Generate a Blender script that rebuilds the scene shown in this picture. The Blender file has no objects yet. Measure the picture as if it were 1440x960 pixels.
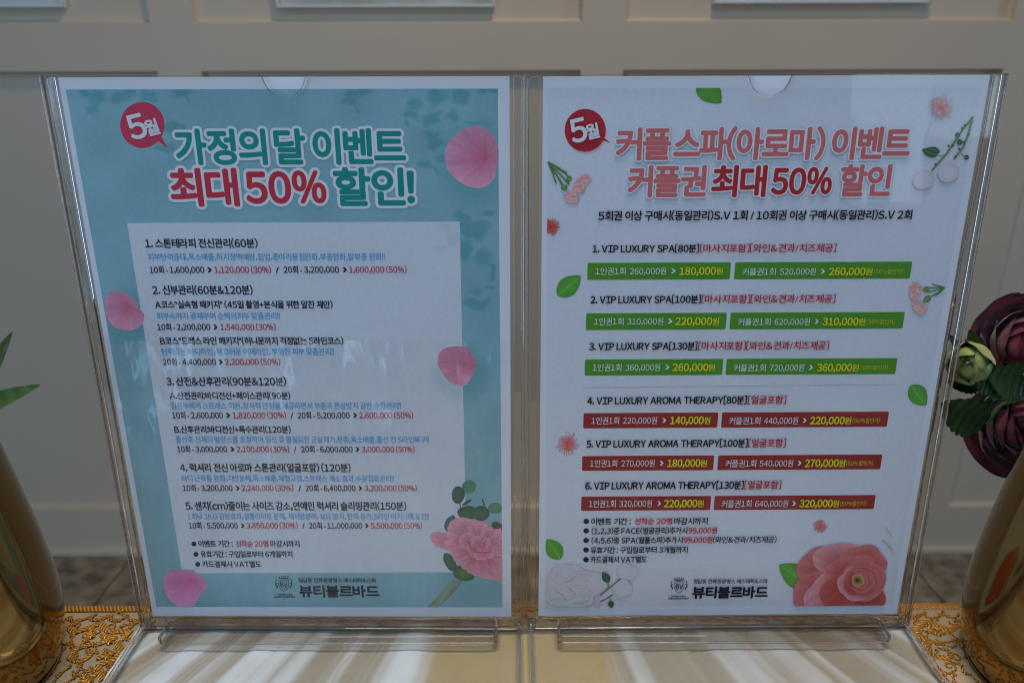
import bpy, bmesh, math, random
import numpy as np
from mathutils import Matrix, Vector, noise
random.seed(7)
R = math.radians
scene = bpy.context.scene
col = scene.collection

# ------------------------------------------------------------------ camera, light, exposure
CAM_Z = 1.062                      # lens height; the table top is at 0.75
PITCH = 0.3511
FPX = 1043.6                       # focal length in photo pixels (1440 wide)
cd = bpy.data.cameras.new('camera')
cam = bpy.data.objects.new('camera', cd); col.objects.link(cam)
cd.sensor_width = 36.0
cd.lens = FPX / 1440 * 36.0
cd.clip_start = 0.01; cd.clip_end = 60
cam.matrix_world = Matrix.Translation((0, 0, CAM_Z)) @ Matrix.Rotation(R(90) - PITCH, 4, 'X') @ Matrix.Rotation(-0.0029, 4, 'Z')
cd.dof.use_dof = True
cd.dof.focus_distance = 0.385
cd.dof.aperture_fstop = 11.0
scene.camera = cam

world = bpy.data.worlds.new('World'); scene.world = world; world.use_nodes = True
bg = world.node_tree.nodes['Background']
bg.inputs[0].default_value = (0.48, 0.56, 0.72, 1); bg.inputs[1].default_value = 0.085
scene.view_settings.view_transform = 'Standard'
scene.view_settings.look = 'None'
scene.view_settings.exposure = 0.0
scene.view_settings.gamma = 1.0
scene.render.engine = 'CYCLES'
scene.cycles.max_bounces = 14
scene.cycles.transparent_max_bounces = 24
scene.cycles.transmission_bounces = 12
scene.cycles.glossy_bounces = 6
scene.cycles.use_denoising = True
scene.cycles.filter_width = 1.1
scene.cycles.caustics_reflective = False
scene.cycles.caustics_refractive = False

def area(name, loc, aim, sx, sy, radiance, color, spread=180):
    ld = bpy.data.lights.new(name, 'AREA'); ld.shape = 'RECTANGLE'; ld.size = sx; ld.size_y = sy
    ld.energy = 2.1 * radiance * math.pi * sx * sy; ld.color = color; ld.spread = R(spread)
    o = bpy.data.objects.new(name, ld); col.objects.link(o); o.location = loc
    o.rotation_euler = (Vector(aim) - Vector(loc)).to_track_quat('-Z', 'Y').to_euler()
    return o
area('window_and_fill_light', (1.065, -1.4, 1.26), (1.065, 0, 1.26), 0.20, 0.72, 1.1, (0.62, 0.80, 1.0))
area('window_and_fill_light', (1.275, -1.4, 1.36), (1.275, 0, 1.36), 0.20, 0.56, 0.9, (0.62, 0.80, 1.0))
area('window_and_fill_light', (-1.75, -1.4, 0.98), (-1.0, 0.4, 0.98), 0.80, 2.0, 1.80, (0.41, 0.66, 1.0))
area('ceiling_and_fill_light', (0.30, 0.74, 2.55), (0.0, 1.45, 1.15), 0.20, 0.20, 34.0, (1.0, 0.74, 0.47))
area('ceiling_and_fill_light', (0.0, -1.0, 2.8), (0, 0.4, 0.8), 1.4, 0.8, 1.9, (0.43, 0.67, 1.0))  # added cool fill to brighten the posters, not a known fixture
area('ceiling_and_fill_light', (0.0, 0.20, 2.35), (0, 0.24, 0.75), 0.9, 0.35, 1.3, (1.0, 0.93, 0.84), 72)  # added overhead fill, narrow spread, to brighten the runner and bases
area('window_and_fill_light', (2.5, 0.50, 1.1), (1.0, 1.46, 0.5), 0.7, 1.2, 1.6, (0.45, 0.68, 1.0))  # added cool fill for the lower right wall, no window known there

# ------------------------------------------------------------------ helpers
def tag(o, label=None, cat=None, group=None, kind=None):
    if label: o['label'] = label
    if cat: o['category'] = cat
    if group: o['group'] = group
    if kind: o['kind'] = kind
    return o
def empty(name, loc=(0, 0, 0), parent=None):
    o = bpy.data.objects.new(name, None); col.objects.link(o); o.location = loc; o.empty_display_size = .02
    if parent: o.parent = parent
    return o
def link_mesh(name, me, mats, parent=None):
    o = bpy.data.objects.new(name, me); col.objects.link(o)
    if not isinstance(mats, (list, tuple)): mats = [mats]
    if not me.materials:
        for m in mats: me.materials.append(m)
    if parent: o.parent = parent
    return o
def obj(name, bm, mats, parent=None, smooth=False):
    me = bpy.data.meshes.new(name)
    bmesh.ops.recalc_face_normals(bm, faces=bm.faces)
    bm.to_mesh(me); bm.free()
    if smooth:
        for p in me.polygons: p.use_smooth = True
    return link_mesh(name, me, mats, parent)
def mesh_np(name, V, F, mats, parent=None, colors=None, smooth=False, mi=None):
    me = bpy.data.meshes.new(name)
    me.from_pydata([tuple(v) for v in V], [], F)
    if colors is not None:
        a = me.color_attributes.new('Col', 'FLOAT_COLOR', 'POINT')
        c = np.ones((len(V), 4), dtype=np.float32); c[:, :colors.shape[1]] = colors
        a.data.foreach_set('color', c.ravel())
    if mi is not None: me.polygons.foreach_set('material_index', mi)
    if smooth: me.polygons.foreach_set('use_smooth', [True] * len(me.polygons))
    me.update()
    return link_mesh(name, me, mats, parent)
def add_box(bm, x0, x1, y0, y1, z0, z1, bev=0.0, seg=2):
    t = bmesh.new()
    bmesh.ops.create_cube(t, size=1)
    for v in t.verts:
        v.co = Vector(((x0 + x1) / 2 + v.co.x * (x1 - x0), (y0 + y1) / 2 + v.co.y * (y1 - y0), (z0 + z1) / 2 + v.co.z * (z1 - z0)))
    if bev > 0:
        bmesh.ops.bevel(t, geom=t.edges[:], offset=bev, segments=seg, affect='EDGES', profile=0.5)
    me = bpy.data.meshes.new('tmp'); t.to_mesh(me); t.free(); bm.from_mesh(me); bpy.data.meshes.remove(me)
def box(name, x0, x1, y0, y1, z0, z1, mats, parent=None, bev=0.0, seg=2):
    bm = bmesh.new(); add_box(bm, x0, x1, y0, y1, z0, z1, bev, seg); return obj(name, bm, mats, parent)

# ------------------------------------------------------------------ materials
def mat(name):
    m = bpy.data.materials.new(name); m.use_nodes = True
    nt = m.node_tree; b = nt.nodes['Principled BSDF']
    return m, nt, b
def lk(nt, a, b): nt.links.new(a, b)
def plain(name, color, rough=0.6, spec=0.4, metal=0.0):
    m, nt, b = mat(name); b.inputs['Base Color'].default_value = (*color, 1); b.inputs['Roughness'].default_value = rough
    b.inputs['Specular IOR Level'].default_value = spec; b.inputs['Metallic'].default_value = metal
    return m
def noisy(name, c1, c2, scale, rough=0.6, spec=0.3, bump=0.0, detail=6, bscale=None, stretch=None, coord='Object', dist=0.001):
    m, nt, b = mat(name)
    tc = nt.nodes.new('ShaderNodeTexCoord'); src = tc.outputs[coord]
    if stretch:
        mp = nt.nodes.new('ShaderNodeMapping'); mp.inputs['Scale'].default_value = stretch; lk(nt, src, mp.inputs[0]); src = mp.outputs[0]
    n = nt.nodes.new('ShaderNodeTexNoise'); n.inputs['Scale'].default_value = scale; n.inputs['Detail'].default_value = detail; lk(nt, src, n.inputs['Vector'])
    r = nt.nodes.new('ShaderNodeValToRGB'); r.color_ramp.elements[0].color = (*c1, 1); r.color_ramp.elements[1].color = (*c2, 1)
    r.color_ramp.elements[0].position = .3; r.color_ramp.elements[1].position = .7
    lk(nt, n.outputs[0], r.inputs[0]); lk(nt, r.outputs[0], b.inputs['Base Color'])
    b.inputs['Roughness'].default_value = rough; b.inputs['Specular IOR Level'].default_value = spec
    if bump:
        n2 = nt.nodes.new('ShaderNodeTexNoise'); n2.inputs['Scale'].default_value = bscale or scale * 4; n2.inputs['Detail'].default_value = 5; lk(nt, src, n2.inputs['Vector'])
        bp = nt.nodes.new('ShaderNodeBump'); bp.inputs['Strength'].default_value = bump; bp.inputs['Distance'].default_value = dist
        lk(nt, n2.outputs[0], bp.inputs['Height']); lk(nt, bp.outputs[0], b.inputs['Normal'])
    return m
def vcol(name, rough=0.55, spec=0.25, var=0.10, scale=350, bump=0.0, bscale=2500):
    """colour from the mesh's own colour attribute with a little ink or fibre variation"""
    m, nt, b = mat(name)
    a = nt.nodes.new('ShaderNodeAttribute'); a.attribute_name = 'Col'
    tc = nt.nodes.new('ShaderNodeTexCoord')
    n = nt.nodes.new('ShaderNodeTexNoise'); n.inputs['Scale'].default_value = scale; n.inputs['Detail'].default_value = 5; lk(nt, tc.outputs['Object'], n.inputs['Vector'])
    mr = nt.nodes.new('ShaderNodeMapRange'); mr.inputs['From Min'].default_value = .25; mr.inputs['From Max'].default_value = .75
    mr.inputs['To Min'].default_value = 1 - var; mr.inputs['To Max'].default_value = 1 + var; lk(nt, n.outputs[0], mr.inputs[0])
    mx = nt.nodes.new('ShaderNodeVectorMath'); mx.operation = 'SCALE'; lk(nt, a.outputs['Color'], mx.inputs[0]); lk(nt, mr.outputs[0], mx.inputs['Scale'])
    lk(nt, mx.outputs[0], b.inputs['Base Color'])
    b.inputs['Roughness'].default_value = rough; b.inputs['Specular IOR Level'].default_value = spec
    if bump:
        n2 = nt.nodes.new('ShaderNodeTexNoise'); n2.inputs['Scale'].default_value = bscale; lk(nt, tc.outputs['Object'], n2.inputs['Vector'])
        bp = nt.nodes.new('ShaderNodeBump'); bp.inputs['Strength'].default_value = bump; bp.inputs['Distance'].default_value = .0002
        lk(nt, n2.outputs[0], bp.inputs['Height']); lk(nt, bp.outputs[0], b.inputs['Normal'])
    return m
def sheet_acrylic(name, tint=(1, 1, 1), rough=0.0, wave=0.0, ior=1.49):
    """thin clear sheet: straight-through transparency plus Fresnel gloss"""
    m = bpy.data.materials.new(name); m.use_nodes = True; nt = m.node_tree; nt.nodes.clear()
    out = nt.nodes.new('ShaderNodeOutputMaterial'); mix = nt.nodes.new('ShaderNodeMixShader')
    tr = nt.nodes.new('ShaderNodeBsdfTransparent'); tr.inputs[0].default_value = (*tint, 1)
    gl = nt.nodes.new('ShaderNodeBsdfGlossy'); gl.inputs['Roughness'].default_value = rough
    fr = nt.nodes.new('ShaderNodeFresnel')
    # reflect only on the way in; the sheet is thin
    ge = nt.nodes.new('ShaderNodeNewGeometry'); mi_ = nt.nodes.new('ShaderNodeMapRange'); mi_.inputs['To Min'].default_value = ior; mi_.inputs['To Max'].default_value = 1.0
    lk(nt, ge.outputs['Backfacing'], mi_.inputs[0]); lk(nt, mi_.outputs[0], fr.inputs[0])
    if wave:
        tc = nt.nodes.new('ShaderNodeTexCoord'); n = nt.nodes.new('ShaderNodeTexNoise'); n.inputs['Scale'].default_value = 28; n.inputs['Detail'].default_value = 3
        mp = nt.nodes.new('ShaderNodeMapping'); mp.inputs['Rotation'].default_value = (0, .6, 0); mp.inputs['Scale'].default_value = (1.0, 1.0, .35)
        lk(nt, tc.outputs['Object'], mp.inputs[0]); lk(nt, mp.outputs[0], n.inputs['Vector'])
        bp = nt.nodes.new('ShaderNodeBump'); bp.inputs['Strength'].default_value = 1; bp.inputs['Distance'].default_value = wave
        lk(nt, n.outputs[0], bp.inputs['Height']); lk(nt, bp.outputs[0], gl.inputs['Normal'])
    lk(nt, fr.outputs[0], mix.inputs[0]); lk(nt, tr.outputs[0], mix.inputs[1]); lk(nt, gl.outputs[0], mix.inputs[2]); lk(nt, mix.outputs[0], out.inputs[0])
    return m
def solid_acrylic(name, tint=(.97, .97, .96)):
    m, nt, b = mat(name)
    b.inputs['Base Color'].default_value = (*tint, 1); b.inputs['Roughness'].default_value = 0.02
    b.inputs['Transmission Weight'].default_value = 1.0; b.inputs['IOR'].default_value = 1.49
    return m

M = {}
M['cream'] = noisy('cream_paint', (.60, .50, .375), (.655, .55, .415), 2.2, rough=.55, spec=.3, bump=.25, bscale=420, dist=.0006)
M['stone'] = noisy('brown_marble', (.075, .05, .03), (.40, .31, .21), 19, rough=.28, spec=.5, bump=.12, detail=10, bscale=60)
M['grout'] = plain('grout', (.05, .042, .034), .9)
M['acrylic'] = sheet_acrylic('clear_acrylic_sheet', (.985, .985, .985), 0.01)
M['acrylic_front'] = sheet_acrylic('clear_acrylic_front', (.997, .997, .997), 0.015, wave=.0002, ior=1.42)
M['film'] = sheet_acrylic('thin_plastic_film', (1, 1, 1), 0.22, wave=.018, ior=1.65)
M['acrylic_edge'] = sheet_acrylic('acrylic_cut_edge', (.42, .42, .44), 0.15, ior=1.9)
M['acrylic_solid'] = solid_acrylic('clear_acrylic_bar')
M['slot_acrylic'] = sheet_acrylic('clear_acrylic_block', (.86, .845, .82), 0.03, ior=1.7)
M['base_acrylic'] = sheet_acrylic('clear_acrylic_base', (.97, .97, .965), 0.02)
M['wood'] = noisy('table_wood', (.11, .07, .04), (.2, .13, .08), 6, stretch=(1, 12, 1))
M['ink'] = vcol('printed_ink', rough=.5, spec=.25, var=.04, scale=500)
M['paper'] = noisy('white_paper', (.76, .80, .87), (.78, .82, .89), 40, rough=.6, spec=.25)

# ------------------------------------------------------------------ setting: panelled wall and stone floor
WALL_Y = 1.467
def moulded_panel(name, x0, x1, z0, z1, depth, cham, parent):
    """a recessed field with sloped moulding down to it"""
    y = WALL_Y
    ins = [(0, 0.0), (cham * .25, depth * .55), (cham, depth)]
    V = []; F = []
    for d, yy in ins:
        V += [(x0 + d, y + yy, z0 + d), (x1 - d, y + yy, z0 + d), (x1 - d, y + yy, z1 - d), (x0 + d, y + yy, z1 - d)]
    for k in range(len(ins) - 1):
        for i in range(4):
            a = k * 4 + i; b_ = k * 4 + (i + 1) % 4
            F.append((a, b_, b_ + 4, a + 4))
    k = (len(ins) - 1) * 4; F.append((k, k + 1, k + 2, k + 3))
    return mesh_np(name, V, F, M['cream'], parent)
wall = empty('wall', (0, 0, 0)); tag(wall, 'cream painted panelled wall with recessed fields, rails and stiles behind the table', kind='structure')
ST = [(-1.443, -1.363), (-.657, -.577), (.129, .208), (.914, 1.0), (1.706, 1.786)]
for a, b_ in ST: box('stile', a, b_, WALL_Y, WALL_Y + .04, .117, 2.6, M['cream'], wall)
z_mid0, z_mid1 = 1.0605, 1.143
for i in range(len(ST) - 1):
    x0, x1 = ST[i][1], ST[i + 1][0]
    box('rail', x0, x1, WALL_Y, WALL_Y + .04, z_mid0, z_mid1, M['cream'], wall)
    moulded_panel('wall_panel', x0, x1, .117, z_mid0, .0165, .004, wall)
    moulded_panel('wall_panel', x0, x1, z_mid1, 2.52, .014, .006, wall)
    box('rail', x0, x1, WALL_Y, WALL_Y + .04, 2.52, 2.6, M['cream'], wall)
box('bottom_rail', -1.443, 1.786, WALL_Y, WALL_Y + .04, .012, .117, M['cream'], wall)
bm = bmesh.new(); add_box(bm, -1.443, 1.786, WALL_Y - .012, WALL_Y + .03, -.004, .012, .003); obj('shoe_moulding', bm, M['cream'], wall)

floor = box('floor', -2.4, 2.8, -2.2, 1.60, -.06, -.005, M['grout']); tag(floor, 'dark grouted floor under the brown marble tiles', kind='structure')
bm = bmesh.new(); add_box(bm, 0.0015, .5985, .0015, .5985, -.01, 0, .0012, 1)
t0 = obj('tile', bm, M['stone']); first = True
for i in range(-4, 4):
    for j in range(0, 5):
        o = t0 if first else t0.copy()
        if not first: col.objects.link(o)
        first = False
        o.parent = floor; o.location = (.912 + .6 * (i - 1) + .0, 1.455 - .6 * (j + 1), random.uniform(-.0003, .0003))

# ------------------------------------------------------------------ pixel measuring helpers (photo 1440 x 960)
def ray(px, py):
    q = Vector(((px - 720) / FPX, 1.0, -(py - 480) / FPX))
    c, s = math.cos(PITCH), math.sin(PITCH)
    return Vector((q.x, q.y * c + q.z * s, -q.y * s + q.z * c))
def on_z(px, py, z):
    d = ray(px, py); t = (z - CAM_Z) / d.z; return Vector((0, 0, CAM_Z)) + d * t
def on_y(px, py, y):
    d = ray(px, py); return Vector((0, 0, CAM_Z)) + d * (y / d.y)
TZ = 0.75

# ------------------------------------------------------------------ table and cloth
tb = empty('side_table', (0, .14, 0)); tag(tb, 'narrow dark wooden table under the gold and white brocade cloth', 'table')
box('table_top', -.85, .85, -.23, .225, .715, .744, M['wood'], tb, .003)
for sx in (-.79, .79):
    for sy in (-.18, .17):
        box('leg', sx - .025, sx + .025, sy - .025, sy + .025, 0.0, .714, M['wood'], tb, .003)

BACK = on_z(150, 850, TZ).y
m, nt, b = mat('ivory_brocade'); M['brocade'] = m
tc = nt.nodes.new('ShaderNodeTexCoord')
w1 = nt.nodes.new('ShaderNodeTexWave'); w1.inputs['Scale'].default_value = 420; w1.inputs['Distortion'].default_value = .6; lk(nt, tc.outputs['Object'], w1.inputs['Vector'])
n1 = nt.nodes.new('ShaderNodeTexNoise'); n1.inputs['Scale'].default_value = 60; lk(nt, tc.outputs['Object'], n1.inputs['Vector'])
rp = nt.nodes.new('ShaderNodeValToRGB'); rp.color_ramp.elements[0].color = (.36, .27, .16, 1); rp.color_ramp.elements[1].color = (.50, .40, .26, 1)
lk(nt, n1.outputs[0], rp.inputs[0]); lk(nt, rp.outputs[0], b.inputs['Base Color']); b.inputs['Roughness'].default_value = .5
bp = nt.nodes.new('ShaderNodeBump'); bp.inputs['Distance'].default_value = .0003; bp.inputs['Strength'].default_value = .6; lk(nt, w1.outputs[0], bp.inputs['Height']); lk(nt, bp.outputs[0], b.inputs['Normal'])
m, nt, b = mat('gold_thread'); M['thread'] = m
uvn = nt.nodes.new('ShaderNodeAttribute'); uvn.attribute_name = 'Col'
sep = nt.nodes.new('ShaderNodeSeparateColor'); lk(nt, uvn.outputs['Color'], sep.inputs[0])
ma = nt.nodes.new('ShaderNodeMath'); ma.operation = 'MULTIPLY_ADD'; lk(nt, sep.outputs[0], ma.inputs[0]); ma.inputs[1].default_value = 900.0
mb = nt.nodes.new('ShaderNodeMath'); mb.operation = 'MULTIPLY'; lk(nt, sep.outputs[1], mb.inputs[0]); mb.inputs[1].default_value = 3.0; lk(nt, mb.outputs[0], ma.inputs[2])
sn = nt.nodes.new('ShaderNodeMath'); sn.operation = 'SINE'; 
mc = nt.nodes.new('ShaderNodeMath'); mc.operation = 'MULTIPLY'; mc.inputs[1].default_value = 3.0; lk(nt, ma.outputs[0], mc.inputs[0]); lk(nt, mc.outputs[0], sn.inputs[0])
rp = nt.nodes.new('ShaderNodeValToRGB'); rp.color_ramp.elements[0].color = (.34, .12, .01, 1); rp.color_ramp.elements[1].color = (.80, .40, .06, 1)
mr = nt.nodes.new('ShaderNodeMapRange'); mr.inputs['From Min'].default_value = -1; lk(nt, sn.outputs[0], mr.inputs[0]); lk(nt, mr.outputs[0], rp.inputs[0])
lk(nt, rp.outputs[0], b.inputs['Base Color']); b.inputs['Roughness'].default_value = .38; b.inputs['Metallic'].default_value = .35
bp = nt.nodes.new('ShaderNodeBump'); bp.inputs['Distance'].default_value = .0006; lk(nt, mr.outputs[0], bp.inputs['Height']); lk(nt, bp.outputs[0], b.inputs['Normal'])

cloth = empty('tablecloth', (0, 0, TZ)); tag(cloth, 'ivory brocade tablecloth embroidered with gold scrolls, stars and small flowers', 'tablecloth')
# cloth sheet with a soft fall at the back, front and sides
prof = [(BACK + .014, -.34), (BACK + .013, -.20), (BACK + .011, -.05), (BACK + .008, -.008), (BACK, 0.0)]
ys = [p for p in prof] + [(y, 0.0) for y in np.linspace(BACK - .01, -.085, 46)] + [(-.095, -.004), (-.101, -.02), (-.104, -.15), (-.106, -.36)]
xs = np.linspace(-.88, .88, 180)
V = []; F = []
for y, z in ys:
    for x in xs:
        hang = max(0.0, -z) * .12
        V.append((x, y + math.sin(x * 46) * hang * (.3 if y > 0 else .3), z + (.0004 * math.sin(x * 31 + y * 17) if z == 0 else 0)))
nx = len(xs)
for j in range(len(ys) - 1):
    for i in range(nx - 1):
        a = j * nx + i; F.append((a, a + nx, a + nx + 1, a + 1))
mesh_np('cloth_sheet', V, F, M['brocade'], cloth, smooth=True)

class Thread:
    def __init__(s): s.V = []; s.F = []; s.C = []
    def path(s, pts, w, h=.00042, taper=False):
        pts = [Vector((p[0], p[1], 0)) for p in pts]; n = len(pts); base = len(s.V); L = random.random()
        for i, p in enumerate(pts):
            t = (pts[min(i + 1, n - 1)] - pts[max(i - 1, 0)]); t = t.normalized() if t.length > 0 else Vector((1, 0, 0)); q = Vector((-t.y, t.x, 0))
            if i: L += (p - pts[i - 1]).length
            k = 1.0 if not taper else (.35 + .65 * math.sin(math.pi * (i + .5) / n))
            for a, hh in ((-1, 0), (-.6, .8), (0, 1), (.6, .8), (1, 0)):
                c = p + q * (a * w / 2 * k); s.V.append((c.x, c.y, .0006 + h * hh)); s.C.append((L, a * .5 + .5, 0))
        for i in range(n - 1):
            for k in range(4):
                a = base + i * 5 + k; s.F.append((a, a + 1, a + 6, a + 5))
    def build(s, name, parent): 
        o = mesh_np(name, s.V, s.F, M['thread'], parent, colors=np.array(s.C), smooth=True); tag(o, kind='stuff'); return o
def dens(pts, step=.0015):
    out = []
    for a, b_ in zip(pts[:-1], pts[1:]):
        a = Vector(a[:2]); b_ = Vector(b_[:2]); n = max(1, int((b_ - a).length / step))
        out += [a.lerp(b_, i / n) for i in range(n)]
    out.append(Vector(pts[-1][:2])); return out
th = Thread()
def curl(cx, cy, r, a0, turns, w, flip=1):
    pts = []
    n = 30
    for i in range(n + 1):
        t = i / n; rr = r * (1 - .75 * t); a = a0 + flip * t * turns * 2 * math.pi
        pts.append((cx + rr * math.cos(a), cy + rr * math.sin(a)))
    th.path(pts, w, taper=False)
def scurve(cx, cy, r, ang, w):
    pts = []
    for i in range(25):
        t = i / 24 * 2 - 1
        a = t * 2.6
        x = r * (t * 1.1 + .42 * math.sin(a * 2.0)); y = r * .75 * math.sin(a * 1.15)
        pts.append((cx + x * math.cos(ang) - y * math.sin(ang), cy + x * math.sin(ang) + y * math.cos(ang)))
    th.path(pts, w)
def flower(cx, cy, r, a0=0):
    for k in range(4):
        a = a0 + k * math.pi / 2
        d = Vector((math.cos(a), math.sin(a))); c = Vector((cx, cy)) + d * r * .5
        th.path([c - d * r * .42, c - d * r * .2, c, c + d * r * .25, c + d * r * .45], r * .72, .0009, taper=True)
    th.path([(cx - r * .18, cy), (cx, cy), (cx + r * .18, cy)], r * .34, .0014)
TP = lambda px, py: on_z(px, py, TZ)[:2]
# rope border along the back edge
th.path(dens([(-.85, BACK - .003), (.85, BACK - .003)], .002), .0048)
for k in range(150):
    x = -.85 + k * .0115
    th.path([(x + .0052 * math.cos(a), BACK - .0095 + .0038 * math.sin(a)) for a in np.linspace(math.pi, 2 * math.pi, 9)], .0014)
    if k % 2: curl(x, BACK - .018, .0042, k, 1.1, .0013, 1 if k % 4 == 1 else -1)
# star zigzags measured beside each sign, mirrored and carried along the cloth
zz = [(96, 880), (104, 888), (140, 875), (152, 886), (183, 886), (164, 902), (172, 919), (137, 934), (143, 955)]
zzl = [TP(*p) for p in zz]
fl = [(128, 889), (151, 898), (149, 919), (122, 953)]
fll = [TP(*p) for p in fl]
def put(dx, sx, dy):
    f = lambda p: (sx * p[0] + dx, p[1] + dy)
    th.path(dens([f(p) for p in zzl]), .0036)
    for p in fll: q = f(p); flower(q[0], q[1], .0052, random.random())
    for (px, py, r, a) in ((112, 905, .0062, .5), (196, 872, .0062, .2), (186, 915, .0075, .8), (170, 938, .007, -.4), (190, 952, .006, 1.2), (158, 868, .005, 2.0), (120, 868, .0055, 0)):
        q = f(TP(px, py)); scurve(q[0], q[1], r, a * sx, .0015)
    rs = random.Random(11)
    for (px, py) in ((100, 897), (108, 930), (133, 905), (142, 897), (160, 893), (176, 894), (196, 890), (203, 905), (200, 935), (178, 926), (160, 928), (158, 950), (178, 955), (131, 942), (110, 948), (133, 878), (180, 876), (146, 866), (172, 862), (100, 872), (205, 950)):
        q = f(TP(px, py)); scurve(q[0], q[1], .0042, rs.random() * 3, .0013)
    q = f(TP(117, 918)); curl(q[0], q[1], .0085, 1.2, 1.1, .0028)
for (dx, sx) in ((0, 1), (0, -1), (-.115, 1), (.115, -1), (-.23, 1), (.23, -1)):
    for dy in (0, -.085, -.17, -.255): put(dx, sx, dy)
zall = [Vector((sx * p[0] + dx, p[1] + dy)) for (dx, sx) in ((0, 1), (0, -1), (-.115, 1), (.115, -1)) for dy in (0, -.085, -.17) for p in dens(zzl, .004)]
rg = random.Random(21)
for sx in (-1, 1):
    for i in range(26):
        for j in range(19):
            p = Vector((sx * (.190 + i * .0085 + rg.uniform(-.0015, .0015)), BACK - .027 - j * .0085 + rg.uniform(-.0015, .0015)))
            if min((p - q).length for q in zall) < .0042: continue
            if (i + j) % 3 == 0: curl(p.x, p.y, .0036, rg.random() * 6, 1.15, .00125, 1 if j % 2 else -1)
            else: scurve(p.x, p.y, .0038, rg.random() * 3, .00125)
th.build('gold_embroidery', cloth)

# satin runner under the sign bases; fanned pale streaks stand in for reflections in the acrylic
m = vcol('champagne_satin', rough=.33, spec=.5, var=.06, scale=30); M['satin'] = m
nxs, nys = 620, 90
X = np.linspace(-.222, .232, nxs); Y = np.linspace(.148, .358, nys)
GX, GY = np.meshgrid(X, Y)
S = (GX - .004) / (.655 - GY)
rng = np.random.RandomState(3)
def n1d(s, f, seed):
    g = np.random.RandomState(seed).rand(4000); t = s * f + 1000; i = np.floor(t).astype(int); u = t - i; u = u * u * (3 - 2 * u)
    return g[i % 4000] * (1 - u) + g[(i + 1) % 4000] * u
def vnoise0(x, y, f):
    g = np.random.RandomState(8).rand(256, 256); X_ = x * f + 60; Y_ = y * f + 60
    i = np.floor(X_).astype(int); j = np.floor(Y_).astype(int); u = X_ - i; v = Y_ - j; u = u * u * (3 - 2 * u); v = v * v * (3 - 2 * v)
    return (g[i, j] * (1 - u) + g[i + 1, j] * u) * (1 - v) + (g[i, j + 1] * (1 - u) + g[i + 1, j + 1] * u) * v
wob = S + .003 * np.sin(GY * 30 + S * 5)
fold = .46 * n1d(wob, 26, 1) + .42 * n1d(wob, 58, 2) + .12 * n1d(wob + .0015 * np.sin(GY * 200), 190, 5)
glare_band = np.clip((fold - .28) / .42, 0, 1); glare_band = glare_band * glare_band * (3 - 2 * glare_band)
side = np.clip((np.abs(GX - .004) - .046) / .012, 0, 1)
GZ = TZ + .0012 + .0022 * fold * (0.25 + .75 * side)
gold = np.array([.54, .40, .20]); ivory = np.array([.90, .95, .98]); tan = np.array([.46, .39, .285])  # ivory is the reflection glare, painted into the satin colour
glare_band = glare_band * (.55 + .45 * np.clip((.10 - GX) / .12, 0, 1)) * (.7 + .3 * vnoise0(GX, GY, 90))
tone = (gold * (1 - side[..., None]) + side[..., None] * (tan * (1 - glare_band[..., None]) + ivory * glare_band[..., None]))
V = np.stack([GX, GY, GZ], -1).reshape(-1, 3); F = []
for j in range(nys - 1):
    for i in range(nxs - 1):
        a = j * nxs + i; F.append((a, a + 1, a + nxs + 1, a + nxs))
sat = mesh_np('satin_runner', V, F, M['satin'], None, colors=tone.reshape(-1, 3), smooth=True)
tag(sat, 'champagne satin runner in folds, painted with pale reflection streaks, beneath both clear sign bases', 'runner')

# ------------------------------------------------------------------ sign holders and posters
W, H = .210, .297
def homog(src, dst):
    A = []
    for (x, y), (u, v) in zip(src, dst):
        A.append([x, y, 1, 0, 0, 0, -u * x, -u * y, -u]); A.append([0, 0, 0, x, y, 1, -v * x, -v * y, -v])
    return np.linalg.svd(np.array(A))[2][-1].reshape(3, 3)
class Sheet:
    def __init__(s, corners, loc, yaw, lean):
        s.Hm = homog(corners, [(-W / 2, H), (W / 2, H), (W / 2, 0), (-W / 2, 0)])
        s.Hi = np.linalg.inv(s.Hm)
        s.mat = Matrix.Translation(loc) @ Matrix.Rotation(yaw, 4, 'Z') @ Matrix.Rotation(-lean, 4, 'X')
        s.layer = .00030
    def uv(s, px, py):
        q = s.Hm @ np.array([px, py, 1.0]); return q[0] / q[2], q[1] / q[2]
    def u_at(s, px, v):
        # u on the row v whose photo column is px
        a, b_, c = s.Hi[0]; d, e, f = s.Hi[2]
        return -(b_ * v + c - px * (e * v + f)) / (a - px * d)
    def lift(s, d=.000004):
        s.layer += d; return -s.layer
CL = [(81, 107.3), (717.5, 107), (718, 866), (216, 864.5)]
CR = [(762, 111), (1389, 105.4), (1261.5, 862), (759, 864.5)]
SL = Sheet(CL, (-.1059, .3528, CAM_Z - .2997), -.0075, .0441)
SR = Sheet(CR, (.1200, .3531, CAM_Z - .2997), .0051, .0561)

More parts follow.
